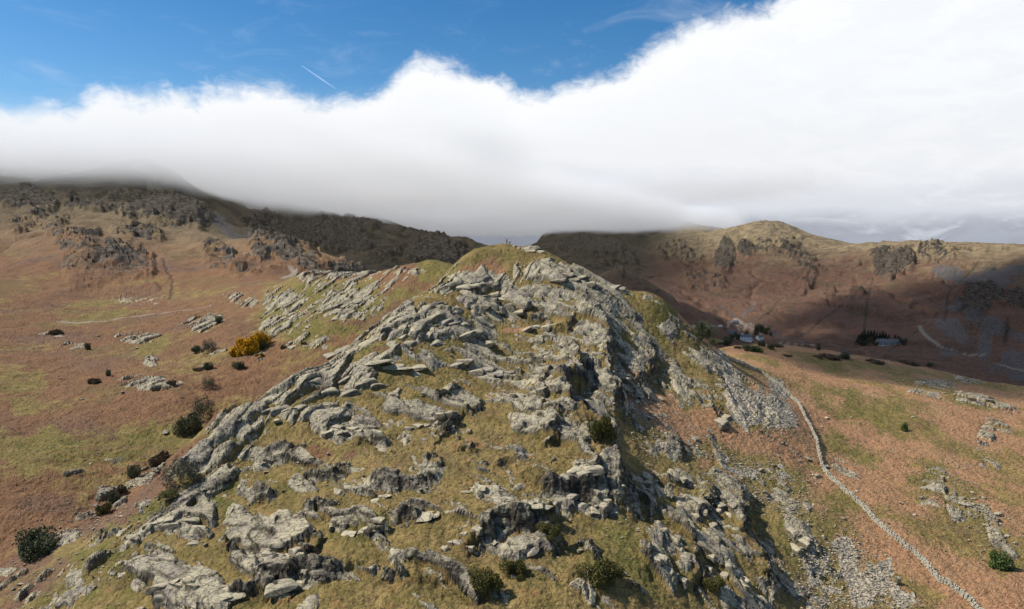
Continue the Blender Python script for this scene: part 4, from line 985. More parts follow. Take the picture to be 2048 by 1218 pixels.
# ------------------------------------------------------------------ named outcrops: groups of jointed slabs standing out of the turf
def turn(px):   # strike in plan by area
    return R(60) if px < 880 else (R(-42) if px < 1280 else R(-75))
outcrops = [  # px, py of the foot, width px, rise px, number of slabs, strike (deg), lean, label
  (545, 1118, 150, 70, 7, -35, 22, 'large purple grey slab outcrop with a smooth tilted face in the near turf'),
  (340, 1060, 130, 40, 5, 10, 14, 'broad domed grey outcrop above the green hollow near the lower left of the ridge'),
  (385, 1090, 56, 24, 1, 8, 10, 'single rounded purple slab lying on turf under the domed outcrop'),
  (330, 1205, 150, 60, 7, -30, 18, 'long stepped grey outcrop at the bottom left corner of the ridge'),
  (262, 1150, 60, 48, 3, 60, 20, 'upright pale lichen covered knob at the left end of the stepped outcrop'),
  (570, 1182, 66, 34, 2, 20, 14, 'pale squared block perched at the left end of the dark cleft'),
  (448, 1204, 52, 28, 2, 30, 16, 'small pale wedge block at the bottom edge beside the dark cleft'),
  (920, 1100, 100, 54, 6, -35, 30, 'triangular fan of ribbed grey slabs rising to a point in near turf'),
  (725, 1068, 90, 26, 4, -25, 16, 'low wedge shaped outcrop dipping to the right on straw coloured turf'),
  (755, 1000, 60, 20, 2, -30, 18, 'thin curved rib of pale rock above the low wedge outcrop'),
  (850, 1042, 56, 14, 2, -22, 12, 'flat lying pale slab above the triangular fan of slabs'),
  (960, 975, 90, 28, 5, -30, 18, 'blocky pale outcrop in two tiers on the mid ridge turf'),
  (1010, 1000, 70, 22, 3, -30, 16, 'second tier of rounded blocks below the blocky pale outcrop'),
  (1140, 1010, 60, 34, 3, 30, 30, 'rounded ribbed boulder on the lip of the black cliff'),
  (1160, 975, 90, 40, 4, 15, 24, 'flat capped slab overhanging the black cliff right of centre'),
  (1210, 1040, 60, 70, 5, -78, 14, 'tall dark broken buttress below the overhanging slab'),
  (1075, 1018, 50, 14, 2, -25, 8, 'narrow pale ledge slab left of the ribbed boulder'),
  (1045, 1110, 60, 30, 3, 35, 22, 'squared purple blocks at the end of the shadowed gully'),
  (700, 878, 140, 56, 7, -28, 24, 'big whitish crag with a rounded nose in the middle left of the ridge'),
  (855, 862, 110, 48, 6, -35, 22, 'cracked yellowish crag above the fallen pale flagstone'),
  (840, 700, 0, 0, 0, 0, 0, ''),
  (850, 690, 66, 60, 3, 62, 34, 'steep smooth slab standing in the row below the summit crag, second from its left'),
  (800, 688, 60, 66, 3, 62, 34, 'narrow steep slab with a crest of lichen left of the smooth standing slab'),
  (950, 688, 72, 44, 3, 10, 26, 'rounded pale dome slab at the right end of the standing row'),
  (735, 690, 90, 60, 4, 52, 30, 'long whaleback slab leaning up the left edge of the ridge'),
  (672, 712, 50, 30, 2, 40, 22, 'small whaleback of rock at the lower end of the long slab'),
  (905, 655, 110, 52, 5, 40, 30, 'wide grey slab face in the centre of the summit crag'),
  (1010, 640, 120, 54, 6, -38, 30, 'long diagonal grey ribs across the face of the summit crag'),
  (1080, 660, 90, 36, 4, -36, 24, 'lower diagonal ribs ending in a dark overhang under the summit crag'),
  (960, 590, 120, 36, 5, -20, 24, 'topmost broad slab band just below the orange bracken patch'),
  (655, 790, 120, 60, 5, 30, 26, 'large rounded crag with dark cracks on the left shoulder of the ridge'),
  (735, 780, 60, 30, 3, 30, 20, 'pair of cracked domes right of the rounded shoulder crag'),
  (790, 738, 110, 22, 4, -12, 14, 'low flat ledges of blocky rock under the rusty grass strip'),
  (560, 838, 90, 40, 4, 40, 22, 'sloping grey crag on the left brink of the ridge'),
  (960, 748, 150, 36, 6, -18, 18, 'long grey band of slabs across the middle of the ridge'),
  (1070, 800, 120, 60, 7, -45, 24, 'broken dark ribs of rock falling right from the middle band'),
  (1165, 800, 60, 56, 4, -70, 18, 'dark fractured tower at the top of the central gully'),
  (1265, 790, 70, 50, 4, -62, 18, 'isolated ribbed crag above the bracken, right of the gully'),
  (1455, 858, 60, 66, 2, -85, 10, 'great upright slate block at the foot of the scree'),
  (1412, 1050, 60, 66, 3, -80, 16, 'pale upright slab with a dark base on the right flank'),
  (1460, 1040, 56, 70, 4, -75, 16, 'cracked block beside the pale upright slab on the right flank'),
  (1345, 1090, 60, 56, 4, -65, 20, 'slanting ribs left of the pale upright slab'),
  (1345, 1160, 80, 60, 5, -60, 18, 'dark broken ribs near the bottom edge right of centre'),
  (1450, 1160, 90, 60, 5, -62, 18, 'long pale ribs sliding down toward the bottom right of the ridge'),
  (1515, 1200, 70, 70, 4, -75, 16, 'dark layered cliff nose at the bottom edge of the right flank'),
  (1610, 1110, 60, 70, 4, -78, 10, 'smooth grey bedrock sheet among the lower scree'),
  (1240, 585, 36, 32, 2, 60, 20, 'single pale tor on the right skyline below the summit'),
  (1150, 565, 90, 30, 5, -30, 22, 'lichen covered knobs along the right shoulder of the summit'),
  (1066, 503, 34, 6, 2, 10, 4, 'low pale rocks along the skyline right of the walkers'),
  (1866, 985, 36, 34, 3, 60, 14, 'pair of pale rounded rocks on the field right of the wall'),
  (1750, 590, 0, 0, 0, 0, 0, ''),
  (575, 640, 34, 34, 3, 50, 24, 'leaning crag ribs above the yellow gorse on the far shoulder'),
  (690, 620, 60, 40, 4, 60, 26, 'steep ribbed crag on the green far shoulder behind the ridge'),
  (575, 700, 40, 34, 3, 60, 20, 'grey ribs right beside the yellow gorse'),
  (210, 575, 0, 0, 0, 0, 0, ''),
]
sd = 1000
for px, py, wpx, hpx, ns_, strike, lean, label in outcrops:
    if not ns_: continue
    p = spot(px, py)
    wm = wpx * p.y / FPX; hm = max(hpx * p.y / FPX * 0.72, 0.5)
    root = empty('rock_outcrop', p)
    tag(root, label, 'rock outcrop', 'slab outcrops of the ridge')
    g = np.random.default_rng(sd)
    for k in range(ns_):
        u = ((k + 0.5) / ns_ - 0.5) * wm * 0.85 if ns_ > 1 else 0
        dy = g.uniform(-0.1, 0.55) * hm + (0 if ns_ == 1 else (k % 2) * 0.5 * hm)
        X = p.x + u; Y = p.y + dy + 0.2 * hm
        sz = g.uniform(0.75, 1.2)
        L_ = max(wm / max(ns_, 1) * 1.75, hm * 0.7) * sz if ns_ > 1 else wm
        L_ *= 1.4
        dims = (L_ * 0.74, L_ * 0.46 * g.uniform(0.8, 1.2), hm * g.uniform(0.4, 0.62))
        if ns_ == 1: dims = (wm * 0.5, wm * 0.4, hm * 0.7)
        o = rock_obj('slab', sd * 17 + k, dims, (X - p.x, Y - p.y, zat(X, Y) - p.z - dims[2] * 0.26), (R(g.uniform(-6, 14)), R(-lean * g.uniform(0.35, 0.8)), R(strike + g.uniform(-12, 12))), root, 3, 0.8, 0.032)
    sd += 1

# ------------------------------------------------------------------ boulders: the larger loose ones singly, the small stones together
blist = []
def scatter(n_, area, smin, smax, seed, reg=None):
    g = np.random.default_rng(seed); out = []
    for _ in range(n_ * 6):
        if len(out) >= n_: break
        px, py, rx, ry, rot = area[int(g.integers(len(area)))][:5]
        a, b = g.normal(size=2) * 0.6
        c, s = math.cos(R(rot)), math.sin(R(rot))
        X = px + a * rx * c - b * ry * s; Y = py + a * rx * s + b * ry * c
        if not (-20 < X < 2070 and 480 < Y < 1235): continue
        q = ground_at(X, Y, GZ)
        if q[1] > 420: continue
        out.append((q[0], q[1], smin + (smax - smin) * g.random() ** 2.6, g.random()))
    return out
flank = [(1280, 820, 60, 60, 0), (1340, 900, 90, 50, 20), (1400, 960, 100, 40, 20), (1500, 940, 80, 30, 20), (1550, 1000, 60, 40, 40), (1620, 950, 50, 30, 20), (1640, 1060, 60, 70, 60), (1260, 1000, 60, 80, 0), (1300, 720, 60, 60, 0), (1350, 680, 50, 60, 0), (1590, 1150, 60, 60, 0)]
ridge_a = [(760, 900, 160, 60, 0), (900, 960, 160, 60, 0), (700, 1000, 160, 60, 0), (960, 880, 120, 50, 0), (820, 770, 120, 30, 0), (880, 700, 120, 12, 0), (1000, 700, 120, 30, 0), (1060, 780, 100, 60, 0), (560, 950, 120, 40, 0), (450, 1000, 100, 50, 0), (1000, 1120, 120, 60, 0), (1140, 900, 60, 80, 0), (1040, 560, 120, 30, 0), (1190, 650, 80, 60, 40)]
left_a = [(200, 900, 200, 120, 0), (150, 1050, 120, 60, -20), (100, 750, 120, 100, 0), (300, 700, 160, 60, 0), (380, 760, 120, 60, 0), (640, 640, 100, 40, 0), (520, 650, 80, 60, 0), (60, 1150, 100, 50, 0)]
left_s = [(250, 980, 90, 20, -30), (180, 1040, 90, 20, -30), (330, 1000, 60, 20, -30)]
field_a = [(1750, 900, 160, 100, 0), (1900, 900, 160, 100, 0), (1950, 1050, 120, 90, 0), (1800, 1050, 120, 90, 0), (1700, 800, 120, 50, 0)]
field_s = [(1975, 1050, 60, 30, 50), (1925, 1010, 60, 24, 30), (1980, 880, 24, 40, 20), (1900, 960, 40, 30, 0), (1850, 780, 60, 10, 10)]
sets = [(60, flank, .5, 1.6, 'pale loose boulder on the bracken slope between the ridge and the wall', 'boulders strewn on the right flank'),
        (60, ridge_a, .4, 1.3, 'loose grey boulder resting on the turf of the rocky ridge', 'boulders strewn on the ridge top'),
        (36, left_a, .5, 1.6, 'grey boulder lying in the dead bracken left of the ridge', 'boulders in the bracken on the left'),
        (14, left_s, .5, 1.4, 'grey boulder in the stony strip along the left foot of the ridge', 'boulders along the left foot'),
        (30, field_a, .4, 1.1, 'small pale boulder on the orange field beyond the dry stone wall', 'boulders on the far field'),
        (40, field_s, .5, 1.4, 'pale boulder in the stone heaps on the field right of the wall', 'boulders of the field stone heaps')]
protos = [build_mesh('boulder', rock_verts(900 + k, 2, 9, 0.6 if k % 2 else 0, 0.05)[0], ico(2)[1], ROCKM) for k in range(9)]
for si, (n_, area, a, b, label, grp) in enumerate(sets):
    for j, (x, y, s, r_) in enumerate(scatter(n_, area, a, b, 4000 + si)):
        g = random.Random(si * 1000 + j)
        o = link('boulder', protos[g.randrange(9)], None, (x, y, zat(x, y) + s * 0.08), (g.uniform(-.3, .3), g.uniform(-.3, .3), g.uniform(0, 6.3)), (s * g.uniform(.45, .75), s * g.uniform(.35, .55), s * g.uniform(.28, .45)))
        tag(o, label, 'boulder', grp)
single = [(555, 848, 28, 18, 'squat cream coloured boulder standing on the left brink of the ridge'), (918, 880, 12, 20, 'tilted yellow flagstone leaning beside the cracked crag'), (938, 868, 28, 14, 'flat pale block next to the leaning flagstone'),
  (663, 1062, 26, 20, 'small pointed boulder alone on the turf right of the big slab outcrop'), (952, 1112, 24, 14, 'bright yellow lichened flake in the gully floor'), (1795, 1168, 22, 30, 'rounded grey boulder beside the scree near the bottom right'),
  (842, 988, 18, 12, 'small round boulder in the straw coloured turf above the flat slab'), (843, 672, 22, 6, 'flat thin stone lying below the standing slabs'), (412, 1095, 18, 14, 'small pale cube of rock above the purple slab'), (1366, 966, 44, 18, 'long pale boulder on green turf of the right flank'),
  (1295, 975, 40, 22, 'leaning pale slab left of the long boulder on the right flank'), (1246, 985, 20, 30, 'pale upright flake at the foot of the dark buttress'), (1160, 1108, 24, 16, 'grey table stone with a black gap beneath it near the bottom'), (1180, 1150, 30, 14, 'pale flake lying beside the large round bush'), (1250, 1152, 16, 14, 'small stone at the right side of the large round bush')]
for k, (px, py, wp, hp, label) in enumerate(single):
    p = spot(px, py); s = p.y / FPX
    o = rock_obj('boulder', 7700 + k, (wp * s * 0.5, wp * s * 0.42, hp * s * 0.5), p + Vector((0, 0, hp * s * 0.28)), (0.1, -0.15, R(20 + 30 * k)), None, 2, 0.8, 0.02)
    tag(o, label, 'boulder')
# small stones: far too many to name, each one real
def stones(name, pts_, seed, mat=ROCKM):
    g = np.random.default_rng(seed)
    v0, f0 = ico(1)
    lowv = [rock_verts(seed + k, 1, 7, 0.4, 0.06)[0] for k in range(8)]
    V = []; Fc = []; off = 0
    for i, (x, y, s, r_) in enumerate(pts_):
        v = lowv[i % 8] * (np.array([g.uniform(.5, .9), g.uniform(.4, .7), g.uniform(.3, .5)]) * s * 0.6)
        a = r_ * 6.283; c, s2 = math.cos(a), math.sin(a)
        vx = v[:, 0] * c - v[:, 1] * s2; vy = v[:, 0] * s2 + v[:, 1] * c
        V.append(np.stack([vx + x, vy + y, v[:, 2] + ZS[i] + s * 0.06], 1)); Fc.append(f0 + off); off += len(v)
    me = build_mesh(name, np.concatenate(V), np.concatenate(Fc), mat)
    o = link(name, me); o['kind'] = 'stuff'
    return o
def scatter_many(n_, area, smin, smax, seed):
    """many at once, along lines of sight of the survey areas"""
    g = np.random.default_rng(seed)
    wts = np.array([a[2] * a[3] for a in area], float); wts /= wts.sum()
    k = g.choice(len(area), n_, p=wts)
    A_ = np.array([a[:5] for a in area], float)[k]
    ab = g.normal(size=(n_, 2)) * 0.72
    c, s = np.cos(np.radians(A_[:, 4])), np.sin(np.radians(A_[:, 4]))
    X = A_[:, 0] + ab[:, 0] * A_[:, 2] * c - ab[:, 1] * A_[:, 3] * s; Y = A_[:, 1] + ab[:, 0] * A_[:, 2] * s + ab[:, 1] * A_[:, 3] * c
    out = []
    for px, py in zip(X, Y):
        if not (-30 < px < 2080 and 490 < py < 1240): continue
        q = ground_at(px, py, GZ)
        if q[1] < 420: out.append((q[0], q[1], smin + (smax - smin) * g.random() ** 3.0, g.random()))
    return out
scree_a = [b for b in scree_N]
allp = [('scree', scatter_many(6500, scree_a, .12, .85, 51)), ('loose_stones', scatter_many(2600, flank, .15, .75, 52) + scatter_many(1900, ridge_a, .12, .6, 53) + scatter_many(1500, left_a, .2, .8, 54) + scatter_many(500, left_s, .2, .9, 55) + scatter_many(1300, field_a, .15, .6, 56) + scatter_many(900, field_s, .2, 1.0, 57))]
for nm_, pts_ in allp:
    q = np.array(pts_); ZS = sample(GZ, q[:, 0], q[:, 1])
    stones(nm_, pts_, 60)
print('stones', round(time.time() - T0, 1))

# ------------------------------------------------------------------ dry stone wall running down the field
wall_px = [(1462, 722), (1490, 731), (1530, 752), (1580, 790), (1606, 825), (1626, 868), (1638, 905), (1652, 945), (1685, 980), (1722, 1012), (1762, 1052), (1800, 1088), (1840, 1120), (1870, 1158), (1905, 1178), (1935, 1200), (1956, 1222), (1990, 1260)]
wq = np.array([ground_at(px, min(py, 1222), GZ)[:2] if py <= 1222 else (0, 0) for px, py in wall_px])
wq[-1] = wq[-2] + (wq[-2] - wq[-3]) * 1.6
ts_ = np.linspace(0, len(wq) - 1, 160); ii = np.clip(ts_.astype(int), 0, len(wq) - 2); ff_ = (ts_ - ii)[:, None]
pm, p0_, p1_, pp_ = wq[np.maximum(ii - 1, 0)], wq[ii], wq[ii + 1], wq[np.minimum(ii + 2, len(wq) - 1)]
wq = p0_ + 0.5 * ff_ * (p1_ - pm + ff_ * (2 * pm - 5 * p0_ + 4 * p1_ - pp_ + ff_ * (3 * (p0_ - p1_) + pp_ - pm)))
for _ in range(6): wq[1:-1] = (wq[:-2] + 2 * wq[1:-1] + wq[2:]) / 4
Lw = np.concatenate([[0], np.cumsum(np.hypot(*(wq[1:] - wq[:-1]).T))])
wallo = empty('dry_stone_wall', (wq[-1][0], wq[-1][1], zat(*wq[-1])))
tag(wallo, 'long pale dry stone wall winding down the orange field to the bottom right', 'stone wall')
g = np.random.default_rng(77)
WM = simple_mat('wall_stone', (0.33, 0.305, 0.24), 0.95, 0.45, 1.5)
def wall_pt(s):
    x = np.interp(s, Lw, wq[:, 0]); y = np.interp(s, Lw, wq[:, 1])
    x2 = np.interp(s + 0.5, Lw, wq[:, 0]); y2 = np.interp(s + 0.5, Lw, wq[:, 1]); x1 = np.interp(s - .5, Lw, wq[:, 0]); y1 = np.interp(s - .5, Lw, wq[:, 1])
    l = math.hypot(x2 - x1, y2 - y1) + 1e-6
    return x + 0.18 * math.sin(s * 0.21), y, (x2 - x1) / l, (y2 - y1) / l
V = []; Fc = []; off = 0; cope = []
s_pos = 0.0
v1_, f1_ = ico(1)
lowv = [rock_verts(300 + k, 1, 7, 0.8, 0.05)[0] for k in range(10)]
lowc = [build_mesh('cope_stone', lowv[k], f1_, WM) for k in range(6)]
wp_ = wallo.location
while s_pos < Lw[-1]:
    x, y, tx, ty = wall_pt(s_pos); z = zat(x, y)
    for side in (-1, 1):
        for c_ in range(3):
            w_ = 0.24 - 0.04 * c_
            X = x - ty * side * w_ + g.normal() * .05; Y = y + tx * side * w_ + g.normal() * .05; Z = z + 0.12 + c_ * 0.27
            v = lowv[int(g.integers(10))] * np.array([.26, .14, .16]) * g.uniform(.8, 1.3)
            a = math.atan2(ty, tx) + g.normal() * .2; ca, sa = math.cos(a), math.sin(a)
            V.append(np.stack([v[:, 0] * ca - v[:, 1] * sa + X - wp_.x, v[:, 0] * sa + v[:, 1] * ca + Y - wp_.y, v[:, 2] + Z - wp_.z], 1)); Fc.append(f1_ + off); off += len(v)
    X, Y, Z = x + g.normal() * .08, y + g.normal() * .08, z + 0.90 + g.normal() * .05
    if s_pos > Lw[-1] - 122:
        cope.append((X, Y, Z, math.atan2(ty, tx)))
    else:
        v = lowv[int(g.integers(10))] * np.array([.24, .25, .18])
        V.append(v + np.array([X - wp_.x, Y - wp_.y, Z - wp_.z])); Fc.append(f1_ + off); off += len(v)
    s_pos += 0.44
o = link('wall_stones', build_mesh('wall_stones', np.concatenate(V), np.concatenate(Fc), WM), wallo); o['kind'] = 'stuff'
for k, (X, Y, Z, a) in enumerate(cope[:298]):
    link('cope_stone', lowc[k % 6], wallo, (X - wp_.x, Y - wp_.y, Z - wp_.z), (g.normal() * .2, g.normal() * .2, a + g.normal() * .3), (.22 * g.uniform(.7, 1.3), .25 * g.uniform(.8, 1.2), .17 * g.uniform(.6, 1.6)))
print('wall', round(time.time() - T0, 1))
# @@OBJS2@@
# ------------------------------------------------------------------ shrubs and trees
def leaf_mat(name, a, b, tip=None):
    m = bpy.data.materials.new(name); m.use_nodes = True
    t = NT(m.node_tree); bs = t.n['Principled BSDF']
    pos = t.node('ShaderNodeNewGeometry').outputs['Position']
    rp = t.node('ShaderNodeNewGeometry').outputs['Random Per Island']
    c = t.mix(t.noise(pos, 1.4, 4, 0.6), a, b)
    c = t.mix(t.math('MULTIPLY', t.sstep(rp, 0.6, 1.0), 0.5), c, tip or tuple(min(1, x * 1.7) for x in b))
    t.set(bs.inputs['Base Color'], c); bs.inputs['Roughness'].default_value = 0.75; bs.inputs['Specular IOR Level'].default_value = 0.2
    return m
M_JUN = leaf_mat('juniper', (0.050, 0.050, 0.014), (0.095, 0.085, 0.022))
M_HOL = leaf_mat('holly', (0.050, 0.060, 0.028), (0.105, 0.110, 0.055))
M_GRN = leaf_mat('green_shrub', (0.045, 0.075, 0.018), (0.080, 0.115, 0.030))
M_DRY = leaf_mat('heather', (0.095, 0.070, 0.042), (0.16, 0.115, 0.065))
M_GRY = leaf_mat('bare_shrub', (0.085, 0.080, 0.050), (0.13, 0.12, 0.075))
M_GRY2 = leaf_mat('budding_tree', (0.050, 0.056, 0.030), (0.085, 0.088, 0.050))
M_CON = leaf_mat('conifer', (0.016, 0.024, 0.014), (0.034, 0.044, 0.024))
M_YEL = leaf_mat('gorse_flower', (0.62, 0.29, 0.008), (0.80, 0.44, 0.012), (0.85, 0.52, 0.02))
M_BRK = simple_mat('bark', (0.10, 0.08, 0.06), 0.95)
def leaf_cloud(seed, n_, leaf, kind='dome', lobes=7, squash=0.7):
    """leaf-sized faces through a lumpy crown about 1 unit in radius, base at z = 0"""
    g = np.random.default_rng(seed)
    if kind == 'cone':
        z = g.random(n_) ** 1.25; ph = g.random(n_) * 6.283
        tier = 1 - 0.30 * ((z * 9) % 1.0)
        r = (1 - z) * tier * g.uniform(0.35, 1.0, n_) ** 0.5 * 0.34 + 0.01
        c = np.stack([r * np.cos(ph), r * np.sin(ph), 0.06 + z * 0.94], 1)
    else:
        lc = np.clip(g.normal(size=(lobes, 3)), -1.5, 1.5) * np.array([0.40, 0.40, 0.17]) + np.array([0, 0, 0.38]); lr = g.uniform(0.26, 0.46, lobes)
        k = g.integers(0, lobes, n_)
        d = g.normal(size=(n_, 3)); d /= np.linalg.norm(d, axis=1)[:, None]
        rr = g.uniform(0.30, 1.08, n_) ** 0.55
        c = lc[k] + d * (lr[k] * rr)[:, None]
        c[:, 2] = np.abs(c[:, 2]) * squash / 0.7
    a = g.normal(size=(n_, 3)); a /= np.linalg.norm(a, axis=1)[:, None]
    b = np.cross(a, g.normal(size=(n_, 3))); b /= np.linalg.norm(b, axis=1)[:, None]
    s = (leaf * g.uniform(0.6, 1.4, n_))[:, None]
    v = np.stack([c - a * s, c + b * s * 0.6, c + a * s, c - b * s * 0.6], 1).reshape(-1, 3)
    return v, np.arange(n_ * 4).reshape(-1, 4)
def limbs(seed, n_, h=0.7, r=0.035, spread=0.5, trunk=True):
    """tapered trunk and limbs"""
    g = np.random.default_rng(seed); V = []; Fc = []; off = 0
    def tube(p0, p1, r0, r1):
        nonlocal off
        p0 = np.array(p0, float); p1 = np.array(p1, float); d = p1 - p0; d /= np.linalg.norm(d) + 1e-9
        u = np.cross(d, [0.3, 0.9, 0.1]); u /= np.linalg.norm(u); w_ = np.cross(d, u)
        for p, r_ in ((p0, r0), (p1, r1)):
            for q in range(5):
                a = q * 6.283 / 5; V.append(p + (u * math.cos(a) + w_ * math.sin(a)) * r_)
        for q in range(5):
            Fc.append([off + q, off + (q + 1) % 5, off + 5 + (q + 1) % 5, off + 5 + q])
        off += 10
    tube((0, 0, -0.08), (0, 0, h * 0.5), r, r * 0.7)
    for k in range(n_):
        a = g.uniform(0, 6.283); z0 = h * g.uniform(0.1, 0.5); e = (math.cos(a) * spread * g.uniform(.5, 1), math.sin(a) * spread * g.uniform(.5, 1), h * g.uniform(0.7, 1.25))
        tube((0, 0, z0), e, r * 0.6, r * 0.15)
        for j in range(2):
            f_ = g.uniform(.4, .8); b_ = (e[0] * f_, e[1] * f_, z0 + (e[2] - z0) * f_)
            tube(b_, (b_[0] + g.normal() * .2, b_[1] + g.normal() * .2, b_[2] + g.uniform(.05, .3)), r * 0.25, r * 0.08)
    return np.array(V), np.array(Fc)
kinds = {
  'juniper': ('juniper_bush', M_JUN, [leaf_cloud(k, 6500, 0.048, 'dome', 13, 0.62) for k in (1, 2, 3)], (5, .5, .03, .5)),
  'holly': ('holly_tree', M_HOL, [leaf_cloud(k, 5500, 0.05, 'dome', 12, 0.85) for k in (4, 5)], (6, .6, .04, .5)),
  'green': ('green_bush', M_GRN, [leaf_cloud(6, 3500, 0.055, 'dome', 7, 0.75)], (5, .5, .03, .5)),
  'dry': ('heather_clump', M_DRY, [leaf_cloud(7, 1800, 0.09, 'dome', 7, 0.55)], (4, .4, .03, .5)),
  'grey': ('bare_shrub', M_GRY, [leaf_cloud(8, 2600, 0.038, 'dome', 8, 0.85)], (12, .7, .03, .6)),
  'tree': ('broadleaf_tree', M_GRY2, [leaf_cloud(9, 1100, 0.09, 'dome', 8, 0.95)], (5, .7, .05, .4)),
  'fir': ('conifer_tree', M_CON, [leaf_cloud(10, 700, 0.05, 'cone'), leaf_cloud(11, 700, 0.05, 'cone')], (0, 1.0, .02, 0)),
}
proto_m = {}
for k, (nm_, mt, clouds, lb) in kinds.items():
    v, f = limbs(hash(k) % 7 + 3 if False else len(k), lb[0], lb[1], lb[2], lb[3])
    proto_m[k] = ([build_mesh('crown' if k in ('tree', 'fir', 'holly') else 'foliage', c[0], c[1], mt) for c in clouds], build_mesh('trunk', v, f, M_BRK))
LM = []     # landmarks for labels
def shrub(px, py, wpx, hpx, kind, label, cat='bush', group=None, dmin=0, idx_=0, rot=None):
    p = spot(px, py, dmin); s = p.y / FPX
    nm_ = kinds[kind][0]
    if wpx < 34 and px < 600: wpx *= 0.85; hpx *= 0.85
    r = empty(nm_, p, rot if rot is not None else random.uniform(0, 6.28))
    tag(r, label, cat, group)
    if kind == 'fir': sx_ = sz_ = hpx * s; sx_ = hpx * s * (wpx / hpx) * 1.5
    else: sx_ = wpx * s * 0.5 / 0.80; sz_ = hpx * s / 0.95
    crowns, tr = proto_m[kind]
    o = link(crowns[0].name.split('.')[0], crowns[idx_ % len(crowns)], r); o.scale = (sx_, sx_, sz_)
    if wpx >= 9 or kind in ('fir', 'tree'):
        o = link('trunk' if kind in ('tree', 'fir', 'holly') else 'stem', tr, r); o.scale = (sx_, sx_, sz_)
    LM.append((p.x, p.y, label))
    return r
jn = 'juniper bushes in the foreground'
shrub(968, 1178, 60, 44, 'juniper', 'round olive green bush at the bottom with a long shadow to its right', group=jn)
shrub(1035, 1150, 48, 34, 'juniper', 'low olive bush squeezed between rocks just above the round bottom bush', group=jn, idx_=1)
shrub(1205, 1160, 74, 44, 'juniper', 'widest olive green bush standing on open turf near the bottom', group=jn, idx_=2)
shrub(1106, 1070, 46, 24, 'juniper', 'small flat topped brownish bush on the brink of the shadowed gully', group=jn, idx_=1)
shrub(1206, 878, 44, 54, 'juniper', 'tall dark bush clinging to the cliff at the edge of the bracken', group=jn, idx_=2)
shrub(1420, 1176, 46, 28, 'juniper', 'thin ragged bush among the rocks near the bottom right of the ridge', group=jn)
shr_=1
lh = 'dark shrubs on the left slope'
shrub(70, 1114, 78, 50, 'holly', 'large dark rounded bush in the lower left corner', group=lh)
shrub(376, 868, 46, 42, 'holly', 'dark evergreen bush at the left brink of the ridge', group=lh, idx_=1)
shrub(406, 838, 42, 40, 'grey', 'pale leafless little tree above the dark evergreen on the left brink', 'tree', lh)
shrub(362, 966, 60, 44, 'grey', 'wide grey green bush under the left cliff of the ridge', group=lh)
shrub(266, 955, 32, 24, 'holly', 'small round bush on the skyline of the left rocks', group=lh)
shrub(244, 985, 26, 26, 'dry', 'brown bush below the small round skyline bush', group=lh)
shrub(320, 930, 46, 40, 'dry', 'brown heathery bush at the foot of the left cliff', group=lh)
shrub(208, 1026, 32, 26, 'juniper', 'olive bush on the stony left foot of the ridge', group=lh)
shrub(226, 1004, 24, 20, 'holly', 'small dark bush just above the olive bush on the left foot', group=lh)
shrub(342, 992, 40, 12, 'juniper', 'low flat bush by the red earth beside the domed outcrop', group=lh)
shrub(188, 768, 28, 22, 'dry', 'brown bush alone on the left bracken slope', group=lh)
shrub(217, 752, 14, 12, 'holly', 'tiny dark bush right of the lone brown bush', group=lh)
shrub(177, 700, 14, 14, 'holly', 'tiny dark bush beside pale stones on the left slope', group=lh)
shrub(110, 668, 26, 18, 'dry', 'dark brown bush at the start of the pale path', group=lh)
shrub(437, 646, 20, 12, 'holly', 'little dark bush on the crest of the bracken rib', group=lh)
shrub(417, 704, 30, 26, 'grey', 'grey green shrub under the bracken rib', group=lh)
shrub(394, 704, 24, 12, 'holly', 'low dark bush left of the grey green shrub', group=lh)
shrub(395, 742, 22, 12, 'dry', 'low brown bush, left one of a pair on the slope', group=lh)
shrub(414, 740, 20, 14, 'holly', 'dark bush, right one of a pair on the slope', group=lh)
shrub(418, 776, 32, 22, 'grey', 'grey shrub beside rocks above the left brink', group=lh)
shrub(342, 770, 20, 16, 'dry', 'brown bush at the right end of a low rock band', group=lh)
shrub(526, 698, 20, 14, 'holly', 'dark bush touching the lower right side of the yellow gorse', group=lh)
shrub(565, 698, 12, 8, 'holly', 'tiny bush right of the gorse on the turf', group=lh)
shrub(480, 738, 28, 14, 'holly', 'dark bush below the yellow gorse', group=lh)
shrub(1860 - 1252, 690, 12, 9, 'dry', 'tiny dark bush on the green shoulder', group=lh)
# gorse in flower
p = spot(495, 708); s = p.y / FPX
gr = empty('gorse_bush', p); tag(gr, 'large gorse bush covered in orange yellow flowers on the left slope', 'gorse bush', 'gorse in flower')
for k, (dx, dy, w_, h_) in enumerate([(-22, 2, 22, 24), (-6, 5, 26, 30), (10, 6, 24, 34), (22, 12, 20, 34), (-16, 10, 20, 30), (4, -2, 22, 22)]):
    v, f = leaf_cloud(40 + k, 900, 0.07, 'dome', 6, 0.7)
    o = link('foliage', build_mesh('foliage', v, f, M_JUN), gr, (dx * s, dy * s * 2.2, zat(p.x + dx * s, p.y + dy * s * 2.2) - p.z), None, (w_ * s * 0.78, w_ * s * 0.78, h_ * s * 1.0))
    v, f = leaf_cloud(40 + k, 1500, 0.06, 'dome', 6, 0.7)
    v = v * 1.08
    o = link('flowers', build_mesh('flowers', v, f, M_YEL), gr, o.location, None, o.scale); o['kind'] = 'stuff'
LM.append((p.x, p.y, 'large gorse bush'))
p = spot(519, 716); g2 = empty('gorse_bush', p); tag(g2, 'tiny gorse bush with yellow flowers below the large flowering one', 'gorse bush', 'gorse in flower')
